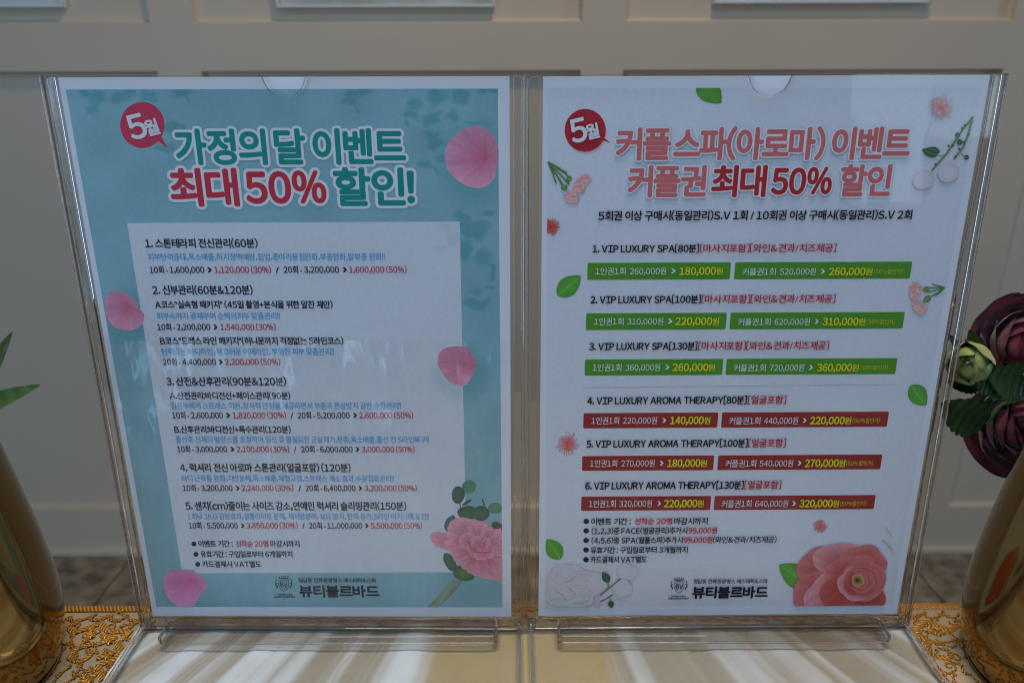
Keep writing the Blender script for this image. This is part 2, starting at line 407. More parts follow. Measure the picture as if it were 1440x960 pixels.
def make_holder(sh, label):
    root = empty('sign_holder'); root.matrix_world = sh.mat
    tag(root, label, 'sign holder', 'clear acrylic sign holders side by side')
    o = .0062; t = .0018; g = .0011
    x0, x1 = -W / 2 - o, W / 2 + o; z0, z1 = -.0085, H + .0006
    # front sheet with a finger notch cut in its top edge
    nt_ = []; cx = sh.uv(401, 108)[0] if sh is SL else sh.uv(1078, 107)[0]; r = .0100
    for (dx, dz) in ((-1.12, 0), (-1.03, -.05), (-.96, -.2), (-.88, -.42), (-.72, -.68), (-.5, -.86), (-.25, -.96), (0, -1.0), (.25, -.96), (.5, -.86), (.72, -.68), (.88, -.42), (.96, -.2), (1.03, -.05), (1.12, 0)):
        nt_.append((cx + dx * r, z1 + dz * r * .98))
    outline = [(x0, z0), (x0, z1)] + nt_ + [(x1, z1), (x1, z0)]
    n = len(outline); V = [(x, -.0010 - t, z) for x, z in outline] + [(x, -.0010, z) for x, z in outline]
    F = [tuple(range(n)), tuple(reversed(range(n, 2 * n)))] + [(i, i + n, (i + 1) % n + n, (i + 1) % n) for i in range(n)]
    mi = [0, 0] + [1] * n
    mesh_np('front_sheet', V, F, [M['acrylic_front'], M['acrylic_edge']], root, mi=mi)
    if sh is SL:
        V = []; F = []; a_, b2 = 60, 80
        for j in range(b2 + 1):
            for i in range(a_ + 1):
                V.append((-W / 2 + .002 + (W - .004) * i / a_, -.0008, .004 + .165 * j / b2))
        for j in range(b2):
            for i in range(a_): k = j * (a_ + 1) + i; F.append((k, k + 1, k + a_ + 2, k + a_ + 1))
        mesh_np('protective_film', V, F, M['film'], root, smooth=True)
    me_f = box('back_sheet', x0, x1, .0012, .0012 + t, z0, z1, [M['acrylic'], M['acrylic_edge']], root)
    for p in me_f.data.polygons:
        if abs(p.normal.y) < .5: p.material_index = 1
    for sx in (-1, 1):
        a = W / 2 + .0016; b_ = W / 2 + o - .0004
        box('side_spacer', min(sx * a, sx * b_), max(sx * a, sx * b_), -.0009, .0011, z0 + .0003, z1 - .0004, M['acrylic_solid'], root, .0005, 2)
        # bent outer lip
        e0, e1 = sx * (W / 2 + o + .0003), sx * (W / 2 + o + .0012)
        box('side_edge', min(e0, e1), max(e0, e1), -.0028, .0030, z0 + .001, z1, M['acrylic_solid'], root, .0004, 2)
    box('bottom_spacer', x0 + .001, x1 - .001, -.0009, .0011, z0, -.0012, M['acrylic_solid'], root, .0005, 2)
    # base plate reaching towards the viewer, lying level on the runner
    inv = sh.mat.inverted()
    bz = TZ + .0042
    def flat(name, x0, x1, y0, y1, z0, z1, mats, bev, seg=3):
        bm = bmesh.new(); add_box(bm, x0, x1, y0, y1, z0, z1, bev, seg)
        o = obj(name, bm, mats, root)
        o.matrix_local = inv @ Matrix.Translation((sh.mat.translation.x, 0, 0))
        return o
    yb = .3545
    flat('base_plate', x0 + .0006, x1 - .0006, yb - .105, yb + .008, bz, bz + .0028, M['base_acrylic'], .0007)
    for sx in (-1, 1):
        a, b_ = sx * (x1 - .0030), sx * (x1 - .0004)
        flat('base_edge', min(a, b_), max(a, b_), yb - .105, yb - .004, bz + .0030, bz + .0046, M['acrylic_solid'], .0007)
    # clear slot block that grips the foot of the upright
    bx0 = sh.u_at(243 if sh is SL else 786, 0.0); bx1 = sh.u_at(697 if sh is SL else 1232, 0.0)
    flat('slot_block', bx0, bx1, yb - .0185, yb - .0045, bz + .0030, bz + .0078, M['slot_acrylic'], .0012)
    flat('slot_lip', bx0 + .001, bx1 - .001, yb - .0197, yb - .0187, bz + .0031, bz + .0042, M['acrylic_solid'], .0004)
    for xe in (bx0, bx1):
        flat('slot_end', xe - .0009, xe + .0009, yb - .0190, yb - .0045, bz + .0030, bz + .0080, M['acrylic_solid'], .0006)
    return root
make_holder(SL, 'clear acrylic sign holder on the left holding the teal spa poster')
hr = make_holder(SR, 'clear acrylic sign holder on the right holding the white couple spa poster')

def poster_root(sh, label):
    r = empty('poster'); r.matrix_world = sh.mat; tag(r, label, 'poster'); 
    V = [(-W / 2, -.0003, 0), (W / 2, -.0003, 0), (W / 2, -.0003, H), (-W / 2, -.0003, H), (-W / 2, 0, 0), (W / 2, 0, 0), (W / 2, 0, H), (-W / 2, 0, H)]
    F = [(0, 1, 2, 3), (7, 6, 5, 4), (0, 4, 5, 1), (1, 5, 6, 2), (2, 6, 7, 3), (3, 7, 4, 0)]
    mesh_np('paper', V, F, M['paper'], r)
    return r
PL = poster_root(SL, 'teal poster of spa prices with pink petals and a carnation, in the left holder')
PR = poster_root(SR, 'white poster of couple spa prices with green and red bars, in the right holder')
ROOT = {id(SL): PL, id(SR): PR}

# flat print: polygon in photo pixels -> printed patch
def patch(sh, name, pts, color, parent=None, center=None, ccol=None, rings=5, clip=None, wob=0, power=1.0, lift=.000004, lin=0.0):
    """printed patch; colour runs from ccol at the centre to color at the rim"""
    parent = parent or ROOT[id(sh)]
    P = [np.array(sh.uv(*p)) for p in pts]
    c = np.array(sh.uv(*center)) if center else sum(P) / len(P)
    y = sh.lift(lift); V = [(c[0], y, c[1])]; cc = np.array(ccol if ccol is not None else color, float); ce = np.array(color, float)
    C = [cc]; n = len(P)
    if ccol is None and not wob: rings = 1
    for k in range(1, rings + 1):
        t = k / rings
        for i, p in enumerate(P):
            q = c + (p - c) * t; V.append((q[0], y, q[1]))
            a = t ** power
            w = 1 + wob * (noise.noise(Vector((math.cos(i / n * 6.283) * 5, math.sin(i / n * 6.283) * 5, t * .9 + sh.layer * 9000))) + .4 * noise.noise(Vector((q[0] * 900, q[1] * 900, 1)))) if wob else 1
            if lin: w *= 1 + lin * ((p[0] - c[0]) * -.6 + (p[1] - c[1]) * -.8) * t / .012
            C.append((cc * (1 - a) + ce * a) * w)
    if clip:
        u0, v0 = clip.get('u0'), clip.get('v0')
        V2 = []
        for (a, b_, d) in V:
            if 'u0' in clip: a = max(a, clip['u0'])
            if 'u1' in clip: a = min(a, clip['u1'])
            if 'v0' in clip: d = max(d, clip['v0'])
            if 'v1' in clip: d = min(d, clip['v1'])
            V2.append((a, b_, d))
        V = V2
    F = [(0, 1 + i, 1 + (i + 1) % n) for i in range(n)]
    for k in range(rings - 1):
        for i in range(n):
            a = 1 + k * n + i; b_ = 1 + k * n + (i + 1) % n; F.append((a, a + n, b_ + n, b_))
    return mesh_np(name, V, F, M['ink'], parent, colors=np.clip(np.array(C), 0, .95))
def blob(cx, cy, rx, ry, ang=0, n=40, irr=0.0, seed=0, pw=2.0):
    out = []
    for i in range(n):
        a = 2 * math.pi * i / n
        r = 1 + irr * noise.noise(Vector((math.cos(a) * 1.3 + seed, math.sin(a) * 1.3, seed * 1.7))) * 2
        x = rx * r * math.copysign(abs(math.cos(a)) ** (2 / pw), math.cos(a)); y = ry * r * math.copysign(abs(math.sin(a)) ** (2 / pw), math.sin(a))
        out.append((cx + x * math.cos(ang) - y * math.sin(ang), cy + x * math.sin(ang) + y * math.cos(ang)))
    return out
def grid_print(sh, name, quad, nu, nv, fn, soft=None):
    """fine printed field between four photo corners (TL TR BR BL), coloured by fn(px, py)"""
    Hq = homog([(0, 0), (1, 0), (1, 1), (0, 1)], [sh.uv(*q) for q in quad])
    s, t = np.meshgrid(np.linspace(0, 1, nu), np.linspace(0, 1, nv)); o = np.ones_like(s)
    q = np.einsum('ij,jkl->ikl', Hq, np.stack([s, t, o])); U = q[0] / q[2]; Vv = q[1] / q[2]
    p = np.einsum('ij,jkl->ikl', sh.Hi, np.stack([U, Vv, o])); PX = p[0] / p[2]; PY = p[1] / p[2]
    C = fn(PX, PY); y = sh.lift()
    V = np.stack([U, np.full_like(U, y), Vv], -1).reshape(-1, 3); F = []
    for j in range(nv - 1):
        for i in range(nu - 1):
            a = j * nu + i; F.append((a, a + nu, a + nu + 1, a + 1))
    return mesh_np(name, V, F, M['ink'], ROOT[id(sh)], colors=C.reshape(-1, 3))
def vnoise(x, y, f, seed=0):
    g = np.random.RandomState(seed).rand(256, 256); X = x * f + 50; Y = y * f + 50
    i = np.floor(X).astype(int); j = np.floor(Y).astype(int); u = X - i; v = Y - j; u = u * u * (3 - 2 * u); v = v * v * (3 - 2 * v)
    i %= 255; j %= 255
    return (g[i, j] * (1 - u) + g[i + 1, j] * u) * (1 - v) + (g[i, j + 1] * (1 - u) + g[i + 1, j + 1] * u) * v

# ---- left poster print
TEAL = np.array([.25, .47, .53]); TEALD = np.array([.125, .37, .40])
shad = []
def A1(l): return [(60 + x / 4, 90 + y / 4, a / 4, b_ / 4) for x, y, a, b_ in l]
def A2(l): return [(400 + x / 4, 90 + y / 4, a / 4, b_ / 4) for x, y, a, b_ in l]
shad += A1([(300, 190, 55, 45), (275, 250, 38, 30), (225, 160, 28, 28), (420, 185, 50, 32), (470, 165, 60, 25), (590, 175, 50, 42), (640, 210, 25, 18), (790, 160, 48, 26), (822, 192, 10, 24), (715, 345, 55, 35), (790, 350, 20, 20), (690, 470, 50, 22), (800, 520, 35, 20)])
shad += A2([(420, 160, 80, 25), (370, 210, 50, 25), (410, 250, 18, 18), (740, 230, 34, 34), (720, 290, 40, 28), (690, 335, 14, 20), (860, 185, 60, 50), (835, 300, 52, 42), (940, 285, 28, 38), (990, 180, 50, 40), (1160, 150, 60, 14), (830, 400, 60, 26), (850, 450, 40, 30), (800, 570, 50, 20), (860, 595, 12, 35), (895, 530, 50, 18), (1090, 330, 60, 18), (1010, 860, 55, 32), (1050, 910, 90, 28), (1150, 835, 40, 20), (1190, 560, 20, 20)])
def A4(l): return [(400 + x / 4.8, 310 + y / 4.8, a / 4.8, b_ / 4.8) for x, y, a, b_ in l]
sh4 = A4([(1300, 70, 60, 70), (1225, 200, 42, 70), (1350, 260, 62, 60), (1400, 350, 25, 60), (1300, 480, 40, 22), (1395, 460, 40, 16), (1300, 560, 85, 38), (1240, 60, 60, 60)])
cardsh = A4([(1100, 50, 60, 30), (1050, 190, 45, 28), (1150, 130, 50, 50)])
petals = [(664, 221, 38, 44), (174, 437, 28, 28), (643, 516, 28, 28), (262, 826, 31, 27)]
def ell(PX, PY, l, sharp, wobf=.09, wa=.5):
    m_ = np.zeros_like(PX); dx = (vnoise(PX, PY, wobf, 1) - .5) * 9; dy = (vnoise(PX, PY, wobf, 2) - .5) * 9
    for x, y, a, b_ in l:
        d = np.sqrt(((PX + dx - x) / a) ** 2 + ((PY + dy - y) / b_) ** 2)
        m_ = np.maximum(m_, np.clip((1.25 - d) * sharp, 0, 1))
    return m_
def teal_fn(PX, PY):
    m_ = ell(PX, PY, shad + sh4, 1.9) * .85
    for x, y, a, b_ in petals: 
        d = np.sqrt(((PX - x - 7) / (a * 1.15)) ** 2 + ((PY - y - 9) / (b_ * 1.15)) ** 2); m_ = np.maximum(m_, np.clip(1.45 - d, 0, .62))
    d = np.sqrt(((PX - 690) / 60) ** 2 + ((PY - 815) / 30) ** 2); m_ = np.maximum(m_, np.clip(1.3 - d, 0, .4))
    lite = .92 + .16 * vnoise(PX, PY, .02, 4) + .05 * vnoise(PX, PY, .2, 5)
    return (TEAL * (1 - m_[..., None]) + TEALD * m_[..., None]) * lite[..., None]
o = grid_print(SL, 'printed_background', [(92, 124.3), (701, 124.5), (706, 853), (221, 852)], 330, 420, teal_fn)
def card_fn(PX, PY):
    m_ = ell(PX, PY, cardsh, 1.6) * .35
    d = np.sqrt(((PX - 650) / 38) ** 2 + ((PY - 528) / 34) ** 2); m_ = np.maximum(m_, np.clip(1.3 - d, 0, .45))
    return np.array([.69, .735, .80]) * (1 - m_[..., None]) + np.array([.40, .60, .62]) * m_[..., None]
o = grid_print(SL, 'printed_card', [(179, 313), (647, 312), (656, 804), (257, 805)], 160, 170, card_fn)
PETAL_E = (.72, .32, .46); PETAL_C = (.68, .12, .22)
def petal(sh, pts, center, seed=0, e=PETAL_E, c=PETAL_C, name='printed_petal'):
    return patch(sh, name, pts, e, None, center, c, rings=16, wob=.20, power=.62, lin=.16)
p1 = [(627, 225), (627, 213), (630, 205), (634, 197), (643, 188), (655, 181), (668, 177), (680, 180), (691, 186), (697, 194), (700, 205), (702, 212), (702, 230), (698, 236), (697, 247), (693, 255), (684, 262), (672, 265), (657, 262), (646, 255), (636, 246), (629, 237)]
def smooth_pts(p, n=4):
    out = []
    L = len(p)
    for i in range(L):
        a, b_, c, d = [np.array(p[(i + k) % L], float) for k in (-1, 0, 1, 2)]
        for k in range(n):
            t = k / n; out.append(tuple(.5 * ((2 * b_) + (c - a) * t + (2 * a - 5 * b_ + 4 * c - d) * t * t + (3 * b_ - a - 3 * c + d) * t ** 3)))
    return out
petal(SL, [(min(x, 702), y) for x, y in smooth_pts(p1)], (684, 222))
petal(SL, smooth_pts([(148, 430), (149, 420), (153, 412), (162, 409), (173, 410), (180, 414), (188, 419), (194, 427), (197, 434), (203, 441), (203, 449), (199, 457), (190, 463), (178, 464), (164, 461), (155, 452), (149, 441)]), (181, 430))
petal(SL, smooth_pts([(616, 506), (618, 497), (626, 490), (636, 488), (646, 487), (656, 489), (663, 495), (666, 503), (670, 508), (668, 519), (664, 530), (658, 539), (648, 543), (638, 540), (628, 533), (620, 522), (616, 513)]), (655, 512), e=(.68, .27, .38), c=(.66, .15, .26))
petal(SL, smooth_pts([(231, 818), (233, 808), (240, 801), (252, 800), (270, 800), (278, 805), (287, 812), (292, 819), (290, 827), (284, 834), (279, 843), (272, 851), (255, 852), (243, 846), (235, 835), (232, 826)]), (270, 815), e=(.72, .28, .52), c=(.70, .08, .30))

# speech badge
def badge(sh, c, rx, ry, tail, color, shadow=None):
    if shadow is not None: patch(sh, 'badge_shadow', blob(c[0] + 1.5, c[1] + 3.5, rx, ry, n=48), shadow)
    pts = blob(c[0], c[1], rx, ry, n=56)
    o = patch(sh, 'badge', pts, color, None, None)
    patch(sh, 'badge_tail', tail, color)
    return o
badge(SL, (200.3, 174.8), 31.3, 32.6, [(221, 197), (227, 191), (236.5, 207.5)], (.66, .045, .10))

# ---- text
K = (.010, .011, .026); RED = (.62, .035, .06); BLUE = (.05, .40, .74); GRN = (.008, .30, .26)
WHT = (.80, .84, .84); YEL = (.80, .74, .035); DRED = (.50, .03, .04); LRED = (.68, .17, .17)
ML = {}
def colmat(c):
    if c not in ML: ML[c] = plain('ink_colour', c, .5, .25)
    return ML[c]
JOBS = []
def text(sh, y, h, segs, name='text_line', parent=None, y1=None):
    """one printed line: y = photo row of its middle at the left end, h = Hangul height in px; segs = (string, colour, x0, x1[, bold, scale])"""
    JOBS.append((sh, y, h, segs, name, parent))
def price(sh, y, a, b_, c=None, d=None, h=10):
    """left-poster price line"""
    segs = []
    for item, x in ((a, b_),) + (((c, d),) if c else ()):
        n0, p0, p1_, red = item
        segs += [(n0, K, x[0], x[1], .010), ('›', K, x[2], x[3], .04), (red, RED, x[4], x[5], .010)]
        if len(x) > 6: segs.append(('/', K, x[6], x[7], .012))
    text(sh, y, h, segs, 'price_line')
N = None
text(SL, 206, 48, [('가정의', GRN, 248, 374, .034), ('달', GRN, 388, 429, .034), ('이벤트', GRN, 442, 569.5, .034)], 'title_line')
text(SL, 263, 51, [('최대', RED, 241, 334, .034), ('50%', RED, 347, 457.5, .034), ('할인!', GRN, 472, 582, .034)], 'title_line')
text(SL, 341.7, 13, [('1. 스톤테라피 전신관리(60분)', K, 204.6, 362.5, .014)])
text(SL, 361, 10.5, [('피부탄력증대,독소배출,하지정맥예방,힙업,종아리뭉침완화,부종완화,발부종 완화!!', BLUE, 208.5, 541.7, .004)])
price(SL, 379, ('10회 - 1,600,000', N, N, '1,120,000 (30%)'), (211, 287.5, 293, 298, 302, 381.5, 388, 393), ('20회 - 3,200,000', N, N, '1,600,000 (50%)'), (399.5, 477, 483, 488, 491.5, 572), 10.5)
text(SL, 407.5, 13, [('2. 신부관리(60분&120분)', K, 215, 355.5, .014)])
text(SL, 428, 10.8, [('A코스"실속형 패키지" (45일 촬영+본식을 위한 알찬 제안)', K, 219, 468, .014)])
text(SL, 444, 10, [('피부속까지 광채부여 순백의피부 맞춤관리!!', BLUE, 221, 394, .004)])
price(SL, 459.5, ('10회 - 2,200,000', N, N, '1,540,000 (30%)'), (222, 296, 301.5, 306, 310.5, 388))
text(SL, 479, 10.8, [('B코스"드레스 라인 패키지"(허니문까지 걱정없는 S라인코스)', K, 226, 483, .014)])
text(SL, 494, 10, [('탄력있는 바디라인, 매끄러운 어깨라인, 투명한 피부 맞춤관리!!', BLUE, 228, 470, .004)])
price(SL, 508.5, ('20회 - 4,400,000', N, N, '2,200,000 (50%)'), (230, 304, 308.5, 313.5, 317, 394.5))
text(SL, 536, 12.5, [('3. 산전&산후관리(90분&120분)', K, 235, 402.5, .014)])
text(SL, 556, 10.5, [('A.산전관리:바디전신+페이스관리(90분)', K, 239.5, 408.5, .014)])
text(SL, 570, 9.8, [('임산부에게 스트레스 이완,정서적 안정을 제공하면서 부종과 튼살방지 골반 순환관리!!', BLUE, 241, 564, .004)])
price(SL, 583.5, ('10회 - 2,600,000', N, N, '1,820,000 (30%)'), (243, 314, 319, 324, 328, 402.5, 409, 413), ('20회 - 5,200,000', N, N, '2,600,000 (50%)'), (419, 492, 497.5, 502, 505.5, 581))
text(SL, 603.5, 10.3, [('B.산후관리:바디전신+특수관리(120분)', K, 246, 409, .014)])
text(SL, 617.5, 9.8, [('출산후 신체의 발란스를 조절하여 임신 후 불필요한 군살제거,부종,독소배출,출산 전 S라인복구!!', BLUE, 248, 603, .004)])
price(SL, 631, ('10회 - 3,000,000', N, N, '2,100,000 (30%)'), (250, 320, 325, 330, 333.5, 407, 414, 417), ('20회 - 6,000,000', N, N, '3,000,000 (50%)'), (424, 496, 501, 505, 509, 583), 9.7)
text(SL, 657, 12, [('4. 럭셔리 전신 아로마 스톤관리(얼굴포함) (120분)', K, 254, 493, .014)])
text(SL, 672, 9.5, [('바디 근육통 완화,지방분해,독소배출,체형교정,스트레스 해소 효과,수분집중관리!!', BLUE, 256, 554, .004)])
price(SL, 685.5, ('10회 - 3,200,000', N, N, '2,240,000 (30%)'), (258, 327.5, 333, 337, 340.5, 413, 420, 424), ('20회 - 6,400,000', N, N, '3,200,000 (50%)'), (430, 500, 505, 509, 513, 586), 9.6)
text(SL, 710.5, 12, [('5. 센치(cm)줄이는 사이즈 감소,연예인 럭셔리 슬리밍관리(150분)', K, 262, 571, .014)])
text(SL, 725, 9.3, [('1회당 1KG 감량효과,셀룰라이트 분해, 체지방분해, 요요 방지, 탄력 증가,S라인 비키니에 도전!!', BLUE, 264.5, 603, .004)])
price(SL, 738, ('10회 - 5,500,000', N, N, '3,850,000 (30%)'), (266.5, 335, 340, 344, 347.5, 419, 425.5, 429), ('20회 - 11,000,000', N, N, '5,500,000 (50%)'), (435, 509.5, 514, 518, 522, 593.5), 9.5)
def bullet(sh, x, y, r=3.6): patch(sh, 'bullet', blob(x, y, r, r * .95, n=20), K)
bullet(SL, 273.5, 764); bullet(SL, 276.5, 778.5); bullet(SL, 279, 792.5)
text(SL, 763.5, 9, [('이벤트 기간 :', K, 280, 328, .014), ('선착순 20명', RED, 332.5, 377.5, .014), ('마감시까지', K, 381, 421.5, .014)])
text(SL, 778, 9, [('유효기간 : 구입일로부터 6개월까지', K, 283, 411.5, .014)])
text(SL, 792, 9, [('카드결제시 VAT별도', K, 285.5, 368, .014)])
text(SL, 814.7, 6.4, [('청담동 한류관광명소 에스테틱&스파', K, 420, 529, .010)])
text(SL, 830, 16, [('뷰티블르바드', K, 421.7, 532.8, .024)], 'shop_name')

# ---- right poster print
fieldc = lambda PX, PY: np.array([.72, .755, .83]) * (.985 + .03 * vnoise(PX, PY, .01, 9))[..., None] * np.where((PY > 798)[..., None], np.array([1.0, .945, .94]), 1.0)
grid_print(SR, 'printed_background', [(769, 126.5), (1376, 124), (1255, 850), (768, 852)], 120, 200, fieldc)
badge(SR, (821, 186), 28.7, 30, [(843, 199), (847, 196), (858, 204)], (.50, .03, .045), shadow=(.75, .5, .56))
text(SR, 205, 43, [('커플', LRED, 865, 939.5, .034), ('스파(아로마)', LRED, 946, 1155, .034), ('이벤트', LRED, 1167, 1275, .034)], 'title_line')
text(SR, 257, 42, [('커플권', LRED, 882, 989, .034), ('최대', DRED, 999, 1073, .034), ('50%', DRED, 1083, 1165, .034), ('할인', LRED, 1178.5, 1248, .034)], 'title_line')
text(SR, 305, 13.3, [('5회권 이상 구매시(동일관리)S.V 1회 / 10회권 이상 구매시(동일관리)S.V 2회', K, 840, 1278.5, .016)])
GB = (.095, .33, .03); RB = (.34, .024, .028)
items = [
 (351, '1. VIP LUXURY SPA[80분]', 832, 980, '[마사지포함][와인&견과/치즈제공]', 982, 1172.5, GB, (371, 395), (825, 1025), (1031, 1279), 382.3,
  ('1인권1회', 836, 878, '260,000원', 884, 934.7, 942, 948, '180,000', 953.7, 1004, 1005, 1013.7), ('커플권1회', 1041.6, 1088, '520,000원', 1094, 1144, 1151.4, 1156.7, '260,000', 1163, 1213.5, 1214, 1223.6, 1225.5, 1266)),
 (422, '2. VIP LUXURY SPA[100분]', 829.5, 983, '[마사지포함][와인&견과/치즈제공]', 984.6, 1171.6, GB, (441.5, 465), (823.5, 1019.7), (1025, 1269), 452.4,
  ('1인권1회', 834.5, 875.5, '310,000원', 881, 931, 938, 943.4, '220,000', 948.4, 999, 1000, 1008.7), ('커플권1회', 1035.7, 1081, '620,000원', 1086.8, 1136, 1143.6, 1148, '310,000', 1154.4, 1204, 1204.4, 1214, 1215.6, 1256)),
 (487.3, '3. VIP LUXURY SPA[130분]', 828, 978.5, '[마사지포함][와인&견과/치즈제공]', 980.5, 1163, GB, (506, 528.6), (822, 1015), (1019.7, 1259), 516.7,
  ('1인권1회', 833, 873, '360,000원', 878.7, 927, 934.7, 939.5, '260,000', 945, 994, 994.5, 1003.4), ('커플권1회', 1030, 1074.6, '720,000원', 1080.6, 1128.5, 1135.8, 1140.6, '360,000', 1147, 1195.5, 1196, 1205, 1206.7, 1246)),
 (563, '4. VIP LUXURY AROMA THERAPY[80분]', 825.6, 1048, '[얼굴포함]', 1050, 1103.4, RB, (581, 602.3), (820.4, 1008.5), (1013.7, 1247.5), 590.8,
  ('1인권1회', 831.5, 870, '220,000원', 875.6, 923, 930.8, 935.6, '140,000', 941.7, 988, 989, 997.5), ('커플권1회', 1024, 1067.5, '440,000원', 1072.7, 1120.4, 1127.5, 1131.8, '220,000', 1137.7, 1185.5, 1186, 1195, 1196.7, 1235.4)),
 (623.3, '5. VIP LUXURY AROMA THERAPY[100분]', 825, 1049.6, '[얼굴포함]', 1051, 1103.4, RB, (641, 661.7), (819, 1003), (1008.7, 1238.5), 650.5,
  ('1인권1회', 829.8, 867.7, '270,000원', 873.5, 919.8, 927.7, 932, '180,000', 938, 983.5, 984, 993), ('커플권1회', 1019, 1062, '540,000원', 1067, 1113.6, 1120.7, 1125, '270,000', 1130.6, 1177.5, 1178, 1186.8, 1188, 1226)),
 (681.8, '6. VIP LUXURY AROMA THERAPY[130분]', 823.5, 1044.4, '[얼굴포함]', 1046, 1097, RB, (697.7, 717.5), (818, 999), (1004, 1229.5), 706.9,
  ('1인권1회', 828.5, 866, '320,000원', 871, 916.5, 924.6, 928.8, '220,000', 933.5, 979.5, 980, 988.8), ('커플권1회', 1014, 1055.7, '640,000원', 1061, 1107, 1113.3, 1117.6, '320,000', 1123.5, 1169.5, 1170, 1178.3, 1180, 1217)),
]
def banner(sh, xs_, yy, color):
    v1 = sh.uv(xs_[0], yy[0])[1]; v0 = sh.uv(xs_[0], yy[1])[1]
    # rows follow the sheet: measure both from the left bar's end
    return v0, v1
for it in items:
    y, t1, a0, a1, t2, b0, b1, color, by, bx1, bx2, ty, A, B = it
    text(SR, y, 11.6, [(t1, K, a0, a1, .018), (t2, DRED, b0, b1, .012)])
    v1 = SR.uv(bx1[0], by[0])[1]; v0 = SR.uv(bx1[0], by[1])[1]; vm = (v0 + v1) / 2
    for k, (bx, T) in enumerate(((bx1, A), (bx2, B))):
        u0 = SR.u_at(bx[0], vm); u1 = SR.u_at(bx[1], vm); r = .0007; yv = SR.lift()
        pts = []
        for cx, cz, s0 in ((u1 - r, v1 - r, 0), (u0 + r, v1 - r, 90), (u0 + r, v0 + r, 180), (u1 - r, v0 + r, 270)):
            for q in range(5):
                a = R(s0 + q * 22.5); pts.append((cx + r * math.cos(a), yv, cz + r * math.sin(a)))
        bo = mesh_np('price_bar', pts, [tuple(range(len(pts)))], colmat(color), PR)
        segs = [(T[0], WHT, T[1], T[2], .003), (T[3], WHT, T[4], T[5], .003), ('›', WHT, T[6], T[7], .03), (T[8], YEL, T[9], T[10], .020, 1.18), ('원', YEL, T[11], T[12], .012, .95)]
        if len(T) > 13: segs.append(('(50%할인가)', (.66, .62, .04), T[13], T[14], .0, .68))
        text(SR, ty, 10.3, segs, 'bar_text', bo)
u0 = SR.uv(820, 545.2); u1 = SR.uv(1260, 540.3); yv = SR.lift()
mesh_np('divider_line', [(u0[0], yv, u0[1] - .00012), (u1[0], yv, u1[1] - .00012), (u1[0], yv, u1[1] + .00012), (u0[0], yv, u0[1] + .00012)], [(0, 1, 2, 3)], colmat((.42, .45, .50)), PR)
for y in (732, 745.2, 758.6, 772, 785.5): bullet(SR, 825, y + .3, 4.0)
text(SR, 731.8, 9.3, [('이벤트 기간 :', K, 832, 887, .014), ('선착순 20명', RED, 892.4, 944.8, .014), ('마감시까지', K, 947.6, 994.4, .014)])
text(SR, 745, 9.3, [('(1,2,3)중 FACE(얼굴관리)추가시', K, 832.5, 966, .012), ('99,000원', RED, 968, 1007.7, .014)])
text(SR, 758.2, 9.3, [('(4,5,6)중 SPA(월풀스파)추가시', K, 832.5, 959.7, .012), ('99,000원', RED, 961.5, 1001, .014), ('(와인&견과/치즈제공)', K, 1002, 1091, .010)])
text(SR, 771.8, 9.3, [('유효기간 : 구입일로부터 3개월까지', K, 831, 966.6, .012)])
text(SR, 785, 9.3, [('카드결제시 VAT별도', K, 831, 909.6, .012)])
text(SR, 815.6, 6.4, [('청담동 한류관광명소 에스테틱&스파', K, 975, 1079, .010)])
text(SR, 831, 16, [('뷰티블르바드', K, 974, 1079, .024)], 'shop_name')
for sh, cx, y0 in ((SL, 401, 834.3), (SR, 954, 836)):
    text(sh, y0, 3.0, [('Esthetic & Spa', K, cx - 10, cx + 10, .02)], 'crest_caption')
    text(sh, y0 + 3.2, 3.2, [('Beauty Boulevard', K, cx - 14, cx + 14, .02)], 'crest_caption')

# crest: crown, shield with monogram, side sprays
def stroke(sh, pts, w, color, name='crest', parent=None, taper=0.0):
    P = [Vector(sh.uv(*p)) for p in pts]; yv = sh.lift(.000002); V = []; F = []
    n = len(P)
    for i, p in enumerate(P):
        t = (P[min(i + 1, n - 1)] - P[max(i - 1, 0)]).normalized(); q = Vector((-t.y, t.x)) * w / 2 * (1 - taper * i / (n - 1))
        V += [(p.x + q.x, yv, p.y + q.y), (p.x - q.x, yv, p.y - q.y)]
    for i in range(n - 1): F.append((2 * i, 2 * i + 1, 2 * i + 3, 2 * i + 2))
    return V, F
def strokes(sh, name, lst, color, parent=None):
    V = []; F = []
    for pts, w in lst:
        v, f = stroke(sh, pts, w, color, taper=0); b_ = len(V); V += v; F += [tuple(i + b_ for i in q) for q in f]
    return mesh_np(name, V, F, colmat(color), parent or ROOT[id(sh)])
